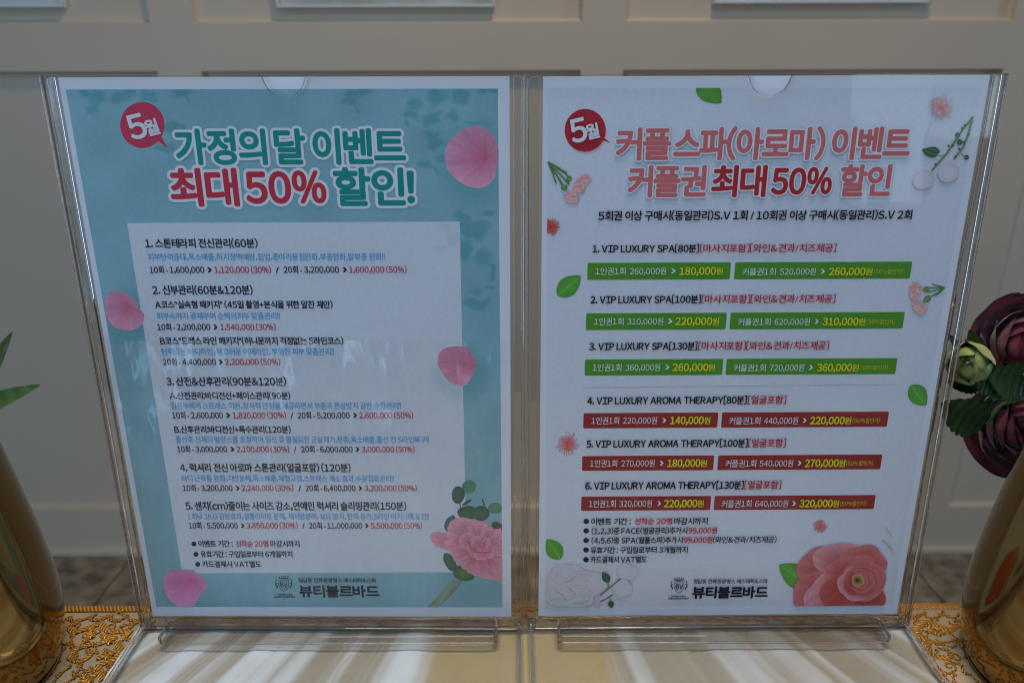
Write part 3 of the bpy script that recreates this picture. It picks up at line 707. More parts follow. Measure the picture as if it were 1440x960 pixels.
for sh, cx, cy in ((SL, 399.5, 820), (SR, 955.3, 822)):
    L = []
    s_ = [(-7, -5), (-7, 2), (-5, 7), (0, 11), (5, 7), (7, 2), (7, -5), (0, -6), (-7, -5)]
    L.append(([(cx + x, cy + y) for x, y in s_], .0004))
    L.append(([(cx + x * .72, cy + y * .72) for x, y in s_], .00018))
    for k in (-1, 1):
        L.append(([(cx + k * 8.5, cy + 5), (cx + k * 11, cy + 1), (cx + k * 11.2, cy - 4), (cx + k * 9.4, cy - 7)], .0005))
        L.append(([(cx + k * 10, cy + 6.5), (cx + k * 8.2, cy + 2)], .00045)); L.append(([(cx + k * 12, cy + 3), (cx + k * 9, cy - 2)], .0004))
    for k in range(-2, 3):
        L.append(([(cx + k * 2.6, cy - 7.3), (cx + k * 3.1, cy - 10.8 + abs(k) * .5)], .00045))
        L.append(([(cx + k * 3.1 - .8, cy - 11 + abs(k) * .5), (cx + k * 3.1 + .8, cy - 11 + abs(k) * .5)], .00045))
    L.append(([(cx - 6.8, cy - 7.6), (cx + 6.8, cy - 7.6)], .0006))
    strokes(sh, 'crest', L, K)
    text(sh, cy + .5, 8.5, [('BV', K, cx - 4.4, cx + 4.6, .012)], 'crest_letters')

# leaves, sprigs, flowers printed on the right poster
def leaf(sh, a, b_, width, c1, c2, name='printed_leaf', clip=None):
    a = np.array(a, float); b_ = np.array(b_, float); d = b_ - a; q = np.array([-d[1], d[0]]); q /= np.linalg.norm(q)
    n = 14; up = []; dn = []
    for i in range(n + 1):
        t = i / n; w = width / 2 * (math.sin(math.pi * t ** .85)) ** .8
        up.append(tuple(a + d * t + q * w)); dn.append(tuple(a + d * t - q * w))
    o = patch(sh, name, up + dn[::-1][1:-1], c1, None, tuple(a + d * .45), c2, rings=5, wob=.15, clip=clip)
    P = [tuple(a + d * t) for t in (0.02, .3, .6, .95)]
    if clip is None: strokes(sh, 'leaf_vein', [(P, .00028)], tuple(np.clip(np.array(c2) * 1.7, 0, .9)), o)
    return o
LG = (.10, .36, .05); LG2 = (.14, .44, .07)
ctop = SR.uv(1000, 125.8)[1]
leaf(SR, (978, 113), (1011, 147), 33, LG, LG2, clip={'v1': ctop})
leaf(SR, (783, 417), (816, 389), 27, LG, LG2); leaf(SR, (790, 785), (770, 757), 24, LG, LG2); leaf(SR, (1279, 541), (1301, 570), 27, LG, LG2)
leaf(SR, (1141, 823), (1095, 793), 34, LG, LG2)
def thistle(sh, cx, cy, r, c=(.78, .22, .22), clip=None):
    L = []
    for k in range(34):
        a = k * 2.39996; r0 = r * .35; r1 = r * (.7 + .3 * random.random())
        L.append(([(cx + r0 * math.cos(a), cy + r0 * math.sin(a)), (cx + (r0 + r1) / 2 * math.cos(a + .06), cy + (r0 + r1) / 2 * math.sin(a + .06)), (cx + r1 * math.cos(a + .02), cy + r1 * math.sin(a + .02))], .00022 + .00018 * random.random()))
    if clip is not None: L = [([(max(x, clip), y) for x, y in p], w) for p, w in L if p[0][0] >= clip - 1]
    o = strokes(sh, 'printed_thistle', L, c)
    pts = blob(cx, cy, r * .48, r * .48, n=24)
    if clip is not None: pts = [(max(x, clip), y) for x, y in pts]
    patch(sh, 'thistle_heart', pts, tuple(np.array(c) * .95 + .03), o, (max(cx, (clip or -1e9) + 1), cy), (c[0] * .9, c[1] * .5, c[2] * .45), rings=5, wob=.5)
    return o
thistle(SR, 798.5, 624, 18); thistle(SR, 1152.6, 739, 11.5); thistle(SR, 774, 320, 13.5, (.70, .10, .08), clip=769); thistle(SR, 1318.5, 151.7, 21, (.80, .40, .38))
def sprig(sh, fan, stems, flowers, leaves=()):
    g = (.10, .26, .06)
    o = strokes(sh, 'printed_sprig', [([fan, ((fan[0] + s[0]) / 2 + .8, (fan[1] + s[1]) / 2), s], .0006) for s in stems], g)
    for (x, y, a, b_, ang) in flowers:
        patch(sh, 'printed_bud', blob(x, y, a, b_, ang, irr=.18, seed=x), (.86, .50, .48), o, (x - 1, y), (.74, .24, .24), rings=7, wob=.5)
        patch(sh, 'printed_bud', blob(x + a * .35 * math.cos(ang + 1.2), y + a * .35 * math.sin(ang + 1.2), a * .5, b_ * .55, ang + .6, irr=.15, seed=y), (.90, .60, .60), o, None, (.78, .34, .34), rings=5, wob=.4)
    return o
sprig(SR, (769, 230), [(803, 254), (799, 262), (795, 271), (791, 266), (781, 261), (796, 246)], [(818, 256, 11, 8, -.3), (812, 267, 8, 8, .8), (800, 279, 9, 8.5, 1.2), (806, 281, 7, 7, .4)])
for c, a, w in (((802, 256), (795, 252), 9), ((794, 270), (790, 262), 9)): leaf(SR, a, c, w, (.16, .28, .09), (.2, .34, .1))
sprig(SR, (1326, 404), [(1300, 404), (1303, 410), (1304, 418), (1308, 399), (1312, 416)], [(1284, 406, 9, 10, .2), (1283, 413, 8, 7, .5), (1288, 429, 9, 8, .6), (1293, 434, 8, 8, 1.2)])
leaf(SR, (1305, 405), (1294, 408), 8, (.16, .28, .09), (.2, .34, .1)); leaf(SR, (1306, 416), (1296, 424), 9, (.16, .28, .09), (.2, .34, .1))
DG = (.045, .14, .06); SG = (.22, .30, .12)
strokes(SR, 'printed_stem', [([(1306.5, 240), (1328, 215), (1347, 186), (1364, 164)], .0010), ([(1337, 224), (1350, 208), (1357, 190), (1364, 164)], .0010), ([(1323, 219), (1311, 218)], .0004), ([(1347, 215), (1355, 222)], .0004)], SG)
for a, b_, w in (((1314, 219), (1292, 210), 11), ((1318, 214), (1300, 208), 9), ((1344, 193), (1341, 186), 8), ((1345, 204), (1346, 195), 8), ((1352, 220), (1359, 222), 7)): leaf(SR, a, b_, w, DG, (.08, .2, .08))
for x, y in ((1312, 231), (1336, 205), (1353, 176), (1345, 209), (1358, 189), (1351, 200), (1340, 220), (1330, 205), (1349, 180)): patch(SR, 'printed_thorn', blob(x, y, 1.8, 1.5, n=10), DG)
for (cx, cy, r) in ((1329, 243, 15), (1294, 253, 15)):
    patch(SR, 'printed_petal', blob(cx, cy, r, r * .9, irr=.05, seed=cx), (.74, .56, .61), None, (cx - 4, cy - 4), (.70, .73, .80), rings=8, power=3.5, wob=.05)
# pale roses lower left, with their dark twig
vb = SR.uv(800, 851)[1]; ub = SR.uv(768.5, 800)[0]
for (cx, cy, r, k) in ((800, 815, 30, 0), (828, 820, 24, 1), (782, 842, 20, 2), (812, 838, 24, 3), (790, 828, 15, 4), (818, 828, 13, 5), (802, 843, 11, 6), (784, 838, 9, 7)):
    patch(SR, 'printed_pale_rose', blob(cx, cy, r, r * .8, irr=.12, seed=k * 3.1, n=40), (.675, .645, .66), None, (cx + 3, cy + 3), (.69, .675, .715), rings=6, power=6, wob=.05, clip={'v0': vb, 'u0': ub})
rp_ = random.Random(3)
arcs = []
for k in range(26):
    cx, cy = rp_.uniform(778, 836), rp_.uniform(806, 842); r_ = rp_.uniform(5, 13); a0 = rp_.uniform(0, 6.28)
    arcs.append(([(max(769.5, cx + r_ * math.cos(a0 + t * .22)), min(850, cy + r_ * .7 * math.sin(a0 + t * .22))) for t in range(8)], .00028))
strokes(SR, 'pale_petal_rim', arcs, (.56, .50, .50))
strokes(SR, 'rose_stamen', [([(783, 829), (792, 834), (797, 841)], .0006), ([(799, 821), (806, 829), (811, 834)], .0005), ([(770, 843), (776, 848), (788, 850)], .0005), ([(808, 846), (820, 845), (828, 841)], .0005)], (.60, .48, .30))
for (cx, cy, r) in ((882, 802, 14), (876, 825, 14)):
    patch(SR, 'printed_petal', blob(cx, cy, r, r * .85, irr=.08, seed=cx), (.72, .65, .67), None, (cx - 2, cy - 5), (.70, .69, .73), rings=7, power=3)
strokes(SR, 'printed_stem', [([(845, 835), (858, 824), (873, 812)], .0007), ([(843, 845), (853, 840), (862, 834)], .0007), ([(856, 825), (856, 816)], .0004), ([(858, 837), (860, 843)], .0004)], (.10, .16, .06))
leaf(SR, (857, 817), (848, 802), 11, DG, (.05, .16, .07)); leaf(SR, (859, 842), (861, 853), 8, DG, (.04, .12, .05))
patch(SR, 'printed_petal', [(836, 851), (841, 842), (846, 841), (844, 851)], (.80, .52, .58))
strokes(SR, 'printed_twig', [([(1238, 757), (1246, 763), (1252, 772)], .0005), ([(1244, 740), (1253, 752)], .0004), ([(1250, 765), (1256, 778)], .0004)], (.55, .50, .34))

# big layered rose lower right
def rosette(sh, cx, cy, layers, clip, name='printed_rose'):
    first_ = None
    for (ox, oy, rx, ry, ang, e, c, seed) in layers:
        o = patch(sh, name if first_ is None else 'rose_petal', blob(cx + ox, cy + oy, rx, ry, ang, irr=.09, seed=seed, n=44), e, first_, (cx + ox * .3 , cy + oy * .3), c, rings=12, power=2.0, wob=.12, clip=clip, lift=.000003)
        if first_ is None: first_ = o
    return first_
E1 = (.68, .21, .21); C1 = (.46, .065, .058); E2 = (.60, .13, .12); C2 = (.34, .03, .028); E3 = (.78, .36, .39)
lay = []
base = [(-30, -12, 38, 34, .3), (-5, -28, 42, 24, 0), (22, -22, 36, 28, -.2), (30, 5, 20, 34, 0), (-42, 20, 34, 34, .2), (-15, 30, 44, 28, 0), (20, 28, 30, 26, 0)]
for i, (a, b_, c, d, e) in enumerate(base): lay.append((a - 14, b_, c, d, e, E1 if i % 2 == 0 else E3, C1, i * 2.3))
lay += [(-34, 8, 40, 22, -.75, E3, E2, 31), (-6, -14, 36, 20, -.25, E1, C1, 32), (8, 22, 34, 24, .3, E2, C2, 34), (-24, 20, 26, 26, -.6, E2, C1, 35), (12, 0, 30, 29, 0, E1, C1, 36), (2, 4, 28, 24, -.3, E3, C1, 37), (10, 2, 26, 22, .2, E1, C2, 38), (4, 2, 23, 19, -.2, E2, C2, 39), (7, 1, 19, 17, .4, E1, C1, 40), (3, 1, 16, 14, 0, E2, C2, 41), (5, 0, 12, 11, .5, E1, C1, 42), (3, 0, 9, 8.5, 0, (.70, .42, .22), C2, 43), (3, 0, 5, 4.5, 0, (.45, .30, .06), (.06, .04, .02), 44)]
vrose = SR.uv(1200, 849.6)[1]
rosette(SR, 1203, 814, lay, {'v0': vrose, 'u1': SR.uv(1258, 800)[0] + .002})

# carnation on the left poster
P8 = lambda x, y: (400 + x / 4, 640 + y / 4)
TL1 = (.035, .115, .085); TL2 = (.09, .28, .17)
ur = SL.uv(705.6, 800)[0]; vbl = SL.uv(600, 852.6)[1]
for (cx, cy, rx, ry, a, e, c) in ((1037, 177, 40, 36, -.3, TL2, (.14, .36, .22)), (977, 222, 37, 50, .1, TL1, (.05, .16, .11)), (1025, 265, 32, 9, -.6, TL1, TL1), (1030, 322, 58, 38, 0, TL1, (.05, .17, .11)), (1105, 325, 45, 42, 0, TL1, (.06, .2, .12)), (1182, 298, 40, 30, 0, TL2, (.14, .36, .22)), (930, 385, 30, 46, .4, TL1, (.06, .2, .12)), (1190, 400, 30, 28, .5, TL1, TL1), (1216, 408, 14, 22, 0, TL1, TL1), (930, 600, 30, 58, -.5, TL1, (.04, .14, .08)), (1005, 660, 62, 42, .3, TL1, (.08, .30, .08)), (945, 345, 12, 10, 0, TL1, TL1)):
    x, y = P8(cx, cy); patch(SL, 'printed_leaf', blob(x, y, rx / 4, ry / 4, a, irr=.05, seed=cx), e, None, None, c, rings=4, wob=.2, clip={'u1': ur}, lift=.000003)
strokes(SL, 'printed_stem', [([P8(995, 320), P8(985, 270), P8(1000, 200)], .0006), ([P8(1112, 245), P8(1125, 285)], .0008), ([P8(935, 340), P8(960, 350)], .0006)], TL1)
patch(SL, 'printed_stem', [P8(935, 700), P8(1000, 708), P8(950, 770), P8(870, 856), P8(800, 856), P8(850, 800), P8(890, 750)], (.24, .32, .25), None, None, (.34, .42, .33), rings=4, wob=.3, clip={'v0': vbl})
body = [(820, 455), (850, 430), (910, 432), (930, 375), (990, 348), (1060, 362), (1130, 375), (1175, 415), (1230, 430), (1230, 700), (1180, 696), (1120, 690), (1060, 672), (1000, 625), (960, 592), (930, 540), (880, 522), (832, 492)]
CE = (.80, .37, .49); CC = (.62, .12, .20)
cb = patch(SL, 'printed_carnation', smooth_pts([P8(*p) for p in body], 3), CE, None, P8(1090, 520), CC, rings=10, wob=.25, clip={'u1': ur})
rc = random.Random(5)
heart = P8(1085, 535)
for k, (x, y, a, b_, an) in enumerate(((880, 470, 62, 38, .3), (960, 500, 60, 55, .6), (965, 425, 50, 52, .3), (1020, 410, 55, 45, .2), (1090, 420, 60, 42, 0), (1155, 450, 48, 45, .3), (1190, 500, 45, 50, 0), (1000, 560, 62, 50, .5), (1060, 610, 70, 50, .2), (1140, 630, 70, 52, -.1), (1190, 600, 50, 55, 0), (1030, 480, 50, 46, .5), (1100, 490, 55, 40, 0), (1160, 540, 48, 32, -.2), (1060, 530, 40, 26, .5), (1120, 560, 60, 26, -.1))):
    cx, cy = P8(x, y)
    pts = []
    for i in range(52):
        an2 = 2 * math.pi * i / 52; rr = 1 + .10 * math.sin(an2 * 9 + k * 2.1) + .05 * math.sin(an2 * 17 + k)
        X_ = a / 4 * rr * math.cos(an2); Y_ = b_ / 4 * rr * math.sin(an2)
        pts.append((cx + X_ * math.cos(an) - Y_ * math.sin(an), cy + X_ * math.sin(an) + Y_ * math.cos(an)))
    e = np.array(CE) * (.92 + .14 * rc.random())
    patch(SL, 'carnation_petal', pts, tuple(e), cb, (cx * .5 + heart[0] * .5, cy * .5 + heart[1] * .5), tuple(np.array(CC) * (.85 + .3 * rc.random()) * .72 + e * .28), rings=9, power=1.9, wob=.22, clip={'u1': ur, 'v0': vbl}, lift=.000003)
strokes(SL, 'carnation_fold', [([P8(1030, 480), P8(1050, 520), P8(1075, 540), P8(1130, 545), P8(1160, 540)], .0009), ([P8(1060, 500), P8(1075, 530)], .0007), ([P8(1180, 565), P8(1215, 575)], .0007), ([P8(1130, 470), P8(1115, 520)], .0005)], (.66, .12, .16), cb)

# badge lettering is set by hand because it is tilted
JOBS.append((SL, 177, 33, [('5', WHT, 181.5, 205, .03, 1.0)], 'badge_numeral', None, -13))
JOBS.append((SL, 178.5, 22, [('월', WHT, 204, 222.5, .018, 1.0)], 'badge_letter', None, -13))
JOBS.append((SR, 186, 32, [('5', WHT, 801.5, 822.5, .03, 1.0)], 'badge_numeral', None, -13))
JOBS.append((SR, 187.5, 21, [('월', WHT, 821.5, 839, .018, 1.0)], 'badge_letter', None, -13))

# realise the text jobs
WIDE = {c: chr(ord(c) + 0xFEE0) for c in map(chr, range(0x21, 0x7f)) if c not in '"\'/-+'}
chars = ['가']
for j in JOBS:
    for sg in j[3]:
        for ch in sg[0]:
            if ch != ' ' and ch not in chars: chars.append(ch)
tc_ = bpy.data.curves.new('lettering', 'FONT'); tc_.body = '\n'.join(WIDE.get(c, c) for c in chars); tc_.resolution_u = 4; tc_.space_line = 3.0
to_ = bpy.data.objects.new('lettering', tc_); col.objects.link(to_)
bpy.context.view_layer.update()
me = bpy.data.meshes.new_from_object(to_.evaluated_get(bpy.context.evaluated_depsgraph_get()))
v = np.empty(len(me.vertices) * 3, dtype=np.float64); me.vertices.foreach_get('co', v); v = v.reshape(-1, 3)[:, :2]
faces = [tuple(p.vertices) for p in me.polygons]; bpy.data.meshes.remove(me); bpy.data.objects.remove(to_); bpy.data.curves.remove(tc_)
row = np.round(-(v[:, 1] - .35) / 3.0).astype(int)
GC = {}; byrow = {}
for f in faces: byrow.setdefault(row[f[0]], []).append(f)
for k, ch in enumerate(chars):
    idx = np.where(row == k)[0]; mp_ = {int(a): i for i, a in enumerate(idx)}
    GC[ch] = (v[idx] + np.array([0, 3.0 * k]), [tuple(mp_[i] for i in f) for f in byrow.get(k, [])])
KAD = GC['가'][0][:, 0].max() - GC['가'][0][:, 0].min()
GL = {}
def layout(st):
    """set a string glyph by glyph: Hangul on even cells, Latin by its own width"""
    x = 0.0; AV = []; AF = []; tot = 0
    for ch in st:
        if ch == ' ': x += .26 * KAD; continue
        gv, gf = GC[ch]; a, b_ = gv[:, 0].min(), gv[:, 0].max()
        if ord(ch) > 0x1100 and ch not in '›': adv = 1.04 * KAD; off = x + (adv - (b_ - a)) / 2 - a
        else:
            sb = (.05 if ch in '.,:!()[]/' else .06) * KAD; adv = (b_ - a) + 2 * sb; off = x + sb - a
        AV.append(gv + np.array([off, 0])); AF += [tuple(i + tot for i in f) for f in gf]; tot += len(gv); x += adv
    return np.vstack(AV), AF
for st in ['가'] + [sg[0] for j in JOBS for sg in j[3]]:
    if st not in GL: GL[st] = layout(st)
g0 = GL['가'][0]; HH = g0[:, 1].max() - g0[:, 1].min(); CY = (g0[:, 1].max() + g0[:, 1].min()) / 2
def shifted(v, f, rad, n):
    """thicken glyphs by overlaying shifted copies on hair-thin separate levels"""
    V = [np.c_[v, np.zeros(len(v))]]; F = list(f); 
    for k in range(n):
        a = 2 * math.pi * k / n; b_ = sum(len(q) for q in V)
        V.append(np.c_[v + rad * np.array([math.cos(a), math.sin(a)]), np.full(len(v), -(k + 1) * 1.6e-6)])
        F += [tuple(i + b_ for i in q) for q in f]
    return np.vstack(V), F
for j in JOBS:
    sh, y, h, segs, name, parent = j[:6]; tilt = R(-j[6]) if len(j) > 6 else 0
    x0 = segs[0][2]
    v_mid = sh.uv(x0, y)[1]; hmm = sh.uv(x0, y - h / 2)[1] - sh.uv(x0, y + h / 2)[1]
    outline = name == 'title_line'
    base_y = -(sh.layer + .00002)
    def build(fn):
        AV = []; AF = []; AM = []; mats = []; tot = 0
        for sg in segs:
            s, color, a, b_ = sg[:4]; bold = sg[4] if len(sg) > 4 else 0; sc = sg[5] if len(sg) > 5 else 1
            if s == '›': sc = 1.15
            v, f = GL[s]
            u0, u1 = sh.u_at(a, v_mid), sh.u_at(b_, v_mid)
            em = hmm / HH * sc
            w = v[:, 0].max() - v[:, 0].min()
            kx = (u1 - u0) / w
            P = np.empty_like(v); P[:, 0] = (v[:, 0] - v[:, 0].min()) * kx
            if s in ('5',) : ym = (v[:, 1].max() + v[:, 1].min()) / 2
            elif s == '›': ym = (v[:, 1].max() + v[:, 1].min()) / 2
            else: ym = CY
            P[:, 1] = (v[:, 1] - ym) * (em if s != '5' else hmm / (v[:, 1].max() - v[:, 1].min()))
            if sc < 1 and s != '5': P[:, 1] -= hmm * .05
            if tilt:
                c = P.mean(0); c_, s_ = math.cos(tilt), math.sin(tilt); q = P - c; P = np.c_[q[:, 0] * c_ - q[:, 1] * s_, q[:, 0] * s_ + q[:, 1] * c_] + c
            P += np.array([u0, v_mid])
            VV, FF, color2 = fn(P, f, bold, em, color)
            V3 = np.c_[VV[:, 0], VV[:, 2] + 0, VV[:, 1]]
            AV.append(V3); AF += [tuple(i + tot for i in q) for q in FF]; tot += len(V3)
            if color2 not in mats: mats.append(color2)
            AM += [mats.index(color2)] * len(FF)
        return np.vstack(AV), AF, AM, [colmat(c) for c in mats]
    par = parent or ROOT[id(sh)]
    if outline:
        rim = (.80, .83, .86)
        V, F, mi, mats = build(lambda P, f, bold, em, c: (*shifted(P, f, em * (.105 if sh is SL else .075), 18), rim))
        V[:, 1] += -(sh.layer + .00001)
        oo = mesh_np('title_outline', V, F, mats, par, mi=mi)
    V, F, mi, mats = build(lambda P, f, bold, em, c: (*(shifted(P, f, em * (bold if bold > .025 else (bold * 1.5 if bold > .005 else bold)), 8 if bold > .015 else 4) if bold else (np.c_[P, np.zeros(len(P))], f)), c))
    V[:, 1] += base_y - (.00004 if outline else 0)
    mesh_np(name, V, F, mats, par, mi=mi)

# ------------------------------------------------------------------ gold vases
m, nt, b = mat('polished_gold'); M['gold'] = m
b.inputs['Base Color'].default_value = (.27, .165, .053, 1); b.inputs['Metallic'].default_value = 1; b.inputs['Roughness'].default_value = .10
tc = nt.nodes.new('ShaderNodeTexCoord'); n1 = nt.nodes.new('ShaderNodeTexNoise'); n1.inputs['Scale'].default_value = 26
mp = nt.nodes.new('ShaderNodeMapping'); mp.inputs['Scale'].default_value = (1, 1, .15); lk(nt, tc.outputs['Object'], mp.inputs[0]); lk(nt, mp.outputs[0], n1.inputs['Vector'])
bp = nt.nodes.new('ShaderNodeBump'); bp.inputs['Distance'].default_value = .002; bp.inputs['Strength'].default_value = .5; lk(nt, n1.outputs[0], bp.inputs['Height']); lk(nt, bp.outputs[0], b.inputs['Normal'])
def lathe(name, prof, seg, m_, parent):
    V = []; F = []
    for r, z in prof:
        for k in range(seg): a = 2 * math.pi * k / seg; V.append((r * math.cos(a), r * math.sin(a), z))
    for j in range(len(prof) - 1):
        for k in range(seg):
            a = j * seg + k; b_ = j * seg + (k + 1) % seg; F.append((a, b_, b_ + seg, a + seg))
    return mesh_np(name, V, F, m_, parent, smooth=True)
def vase(x, y, label):
    r = empty('vase', (x, y, TZ)); tag(r, label, 'vase', 'polished gold vases flanking the signs')
    lathe('vase_body', [(.004, .0016), (.040, .0016), (.046, .0022), (.0485, .006), (.051, .018), (.0530, .034), (.0525, .050), (.0495, .080), (.0455, .11), (.0415, .14), (.040, .165), (.042, .178), (.0405, .179), (.038, .165), (.0395, .14), (.044, .10), (.049, .06), (.050, .03), (.045, .008), (.004, .006)], 96, M['gold'], r)
    lathe('foot_ring', [(.038, .0002), (.0462, .0002), (.0470, .0010), (.0462, .0016), (.038, .0016)], 96, M['gold'], r)
    return r
vase(.3010, .320, 'polished gold vase at the right edge holding burgundy roses')
vase(-.3010, .320, 'polished gold vase at the left edge holding green leaf blades')

# ------------------------------------------------------------------ artificial flowers
def petal_mat(name, c_in, c_edge, rough=.55):
    m, nt, b = mat(name)
    a = nt.nodes.new('ShaderNodeAttribute'); a.attribute_name = 'Col'; sp = nt.nodes.new('ShaderNodeSeparateColor'); lk(nt, a.outputs['Color'], sp.inputs[0])
    rp = nt.nodes.new('ShaderNodeValToRGB'); rp.color_ramp.elements[0].color = (*c_in, 1); rp.color_ramp.elements[0].position = .35
    rp.color_ramp.elements[1].color = (*c_edge, 1); rp.color_ramp.elements[1].position = .97
    tc = nt.nodes.new('ShaderNodeTexCoord'); n = nt.nodes.new('ShaderNodeTexNoise'); n.inputs['Scale'].default_value = 90; lk(nt, tc.outputs['Object'], n.inputs['Vector'])
    ad = nt.nodes.new('ShaderNodeMath'); ad.operation = 'MULTIPLY_ADD'; ad.inputs[1].default_value = .35; lk(nt, n.outputs[0], ad.inputs[0])
    sb = nt.nodes.new('ShaderNodeMath'); sb.operation = 'SUBTRACT'; sb.inputs[1].default_value = .17; lk(nt, sp.outputs[0], sb.inputs[0]); lk(nt, sb.outputs[0], ad.inputs[2])
    lk(nt, ad.outputs[0], rp.inputs[0]); lk(nt, rp.outputs[0], b.inputs['Base Color']); b.inputs['Roughness'].default_value = rough
    b.inputs['Sheen Weight'].default_value = .25
    return m
M['burgundy'] = petal_mat('burgundy_petal', (.27, .034, .050), (.060, .007, .012))
M['bud'] = petal_mat('lime_bud_petal', (.34, .36, .09), (.20, .24, .05))
M['leaf'] = noisy('dark_rose_leaf', (.014, .034, .011), (.030, .065, .020), 70, rough=.45, spec=.4, bump=.3, bscale=150)
M['blade'] = noisy('green_blade', (.045, .095, .02), (.08, .15, .035), 30, rough=.4, spec=.4)
M['stem'] = plain('stem_green', (.05, .10, .03), .5)
def petal_mesh(name, w, l, cup, curl_, m_, nu=11, nv=13):
    V = []; F = []; C = []
    for j in range(nv):
        t = j / (nv - 1)
        for i in range(nu):
            s = i / (nu - 1) * 2 - 1
            wd = w * (math.sin(math.pi * (.12 + .60 * t ** .8)) ** .8)
            edge_l = l * (1 - .10 * s * s * t)
            x = s * wd * .5
            z = edge_l * t
            y = cup * (math.sin(t * math.pi * .55)) - cup * .9 * s * s * t - curl_ * max(0, t - .75) ** 2 * 16 * l
            y += .0006 * math.sin(s * 7 + t * 3)
            V.append((x, -y, z)); C.append((max(abs(s) ** 2.2 * min(1, t * 1.7), t ** 5), t, 0))
    for j in range(nv - 1):
        for i in range(nu - 1):
            a = j * nu + i; F.append((a, a + 1, a + nu + 1, a + nu))
    me = bpy.data.meshes.new(name); me.from_pydata(V, [], F)
    at = me.color_attributes.new('Col', 'FLOAT_COLOR', 'POINT'); at.data.foreach_set('color', np.c_[np.array(C), np.ones(len(C))].astype(np.float32).ravel())
    me.polygons.foreach_set('use_smooth', [True] * len(F)); me.materials.append(m_); me.update()
    return me
def shell_petal(name, r, haz, th0, th1, flare, m_, zs=1.0, seed=0, nu=15, nv=15):
    """petal as a curved shell round the flower's axis (+Z), rim slightly flared and wavy"""
    V = []; F = []; C = []
    for j in range(nv):
        t = j / (nv - 1)
        for i in range(nu):
            s = i / (nu - 1) * 2 - 1
            tip = 1 - .22 * abs(s) ** 2.4
            th = R(th0 + (th1 - th0) * t * tip)
            w = math.sin(math.pi * (.16 + .52 * t ** .9)) ** .9
            ph = R(haz) * s * w / max(.55, math.sin(max(th, R(25))) ** .5)
            rr = r * (1 + flare * t ** 4 * tip + .05 * abs(s) ** 3 * t + .022 * noise.noise(Vector((s * 2.2 + seed, t * 2.5, seed * 3.3))) * (1 + 2 * t))
            V.append((rr * math.sin(th) * math.cos(ph), rr * math.sin(th) * math.sin(ph), rr * math.cos(th) * zs))
            C.append((max(abs(s) ** 7 * min(1, t * 1.5), t ** 9) * .9 + .12 * t, t, 0))
    for j in range(nv - 1):
        for i in range(nu - 1):
            a = j * nu + i; F.append((a, a + 1, a + nu + 1, a + nu))
    me = bpy.data.meshes.new(name); me.from_pydata(V, [], F)
    at = me.color_attributes.new('Col', 'FLOAT_COLOR', 'POINT'); at.data.foreach_set('color', np.c_[np.array(C), np.ones(len(C))].astype(np.float32).ravel())
    me.polygons.foreach_set('use_smooth', [True] * len(F)); me.materials.append(m_); me.update()
    return me
def tube(name, pts, r, m_, parent, seg=8):
    V = []; F = []; pts = [Vector(p) for p in pts]; n = len(pts)
    for i, p in enumerate(pts):
        t = (pts[min(i + 1, n - 1)] - pts[max(i - 1, 0)]).normalized(); a = t.orthogonal().normalized() if i == 0 else (a_prev - t * a_prev.dot(t)).normalized(); a_prev = a; b_ = t.cross(a)
        for k in range(seg): q = 2 * math.pi * k / seg; c = p + (a * math.cos(q) + b_ * math.sin(q)) * r; V.append(tuple(c))
    for i in range(n - 1):
        for k in range(seg): x = i * seg + k; y_ = i * seg + (k + 1) % seg; F.append((x, y_, y_ + seg, x + seg))
    return mesh_np(name, V, F, m_, parent, smooth=True)
def rose(center, axis, rad, label, seed, mouth, group='burgundy roses in the right vase'):
    rr = random.Random(seed); axis = Vector(axis).normalized()
    root = empty('rose', center); tag(root, label, 'rose', group)
    Q = axis.to_track_quat('Z', 'Y').to_matrix().to_4x4()
    sc = rad / .030
    # (petals, shell radius, half width, tip angle, flare)
    rings = [(3, .0060, 70, 22, .02), (4, .0095, 62, 25, .05), (4, .0130, 60, 30, .07), (5, .0165, 56, 37, .09), (5, .0200, 54, 46, .12), (6, .0235, 50, 57, .16), (6, .0270, 48, 70, .20), (5, .0300, 50, 84, .24)]
    for k, (n, r_, haz, tip, fl_) in enumerate(rings):
        ms = [shell_petal('petal', r_ * sc, haz, 150, tip, fl_, M['burgundy'], .92, seed * 5 + k * 2 + q) for q in range(2)]
        for i in range(n):
            a = 2 * math.pi * i / n + k * 1.1 + rr.uniform(-.12, .12)
            o = bpy.data.objects.new('petal', ms[i % 2]); col.objects.link(o); o.parent = root
            s2 = 1 + .035 * (i % 3) + rr.uniform(-.01, .01)
            o.matrix_local = Q @ Matrix.Translation((0, 0, -.004 * sc)) @ Matrix.Rotation(a, 4, 'Z') @ Matrix.Rotation(R(rr.uniform(-4, 4)), 4, 'Y') @ Matrix.Scale(s2, 4)
    bm = bmesh.new(); bmesh.ops.create_uvsphere(bm, u_segments=16, v_segments=10, radius=.0030 * sc)
    for v in bm.verts: v.co = Q @ Vector((v.co.x, v.co.y, v.co.z - .002))
    obj('rose_heart', bm, M['bud'], root, True)
    c = Vector(center); e = Vector(mouth) - c; s0 = -axis * .010 * sc
    tube('stem', [s0, s0 - axis * .010, s0.lerp(e, .5) - axis * .008, e, e + Vector((0.003, 0, -.10))], .0016, M['stem'], root)
    return root
MOUTH = (.296, .320, TZ + .17)
MOUTHS = [(.290, .325, TZ + .174), (.300, .315, TZ + .174), (.286, .33, TZ + .174)]
ca = on_y(1457, 489, .402); cb_ = on_y(1452, 603, .385)
rose(ca, (-.45, -.80, .40), .0268, 'larger burgundy rose, upper of the two beside the right sign', 1, MOUTHS[0])
rose(cb_, (-.45, -.85, .12), .0270, 'burgundy rose hanging lower, just above the right gold vase', 2, MOUTHS[1])
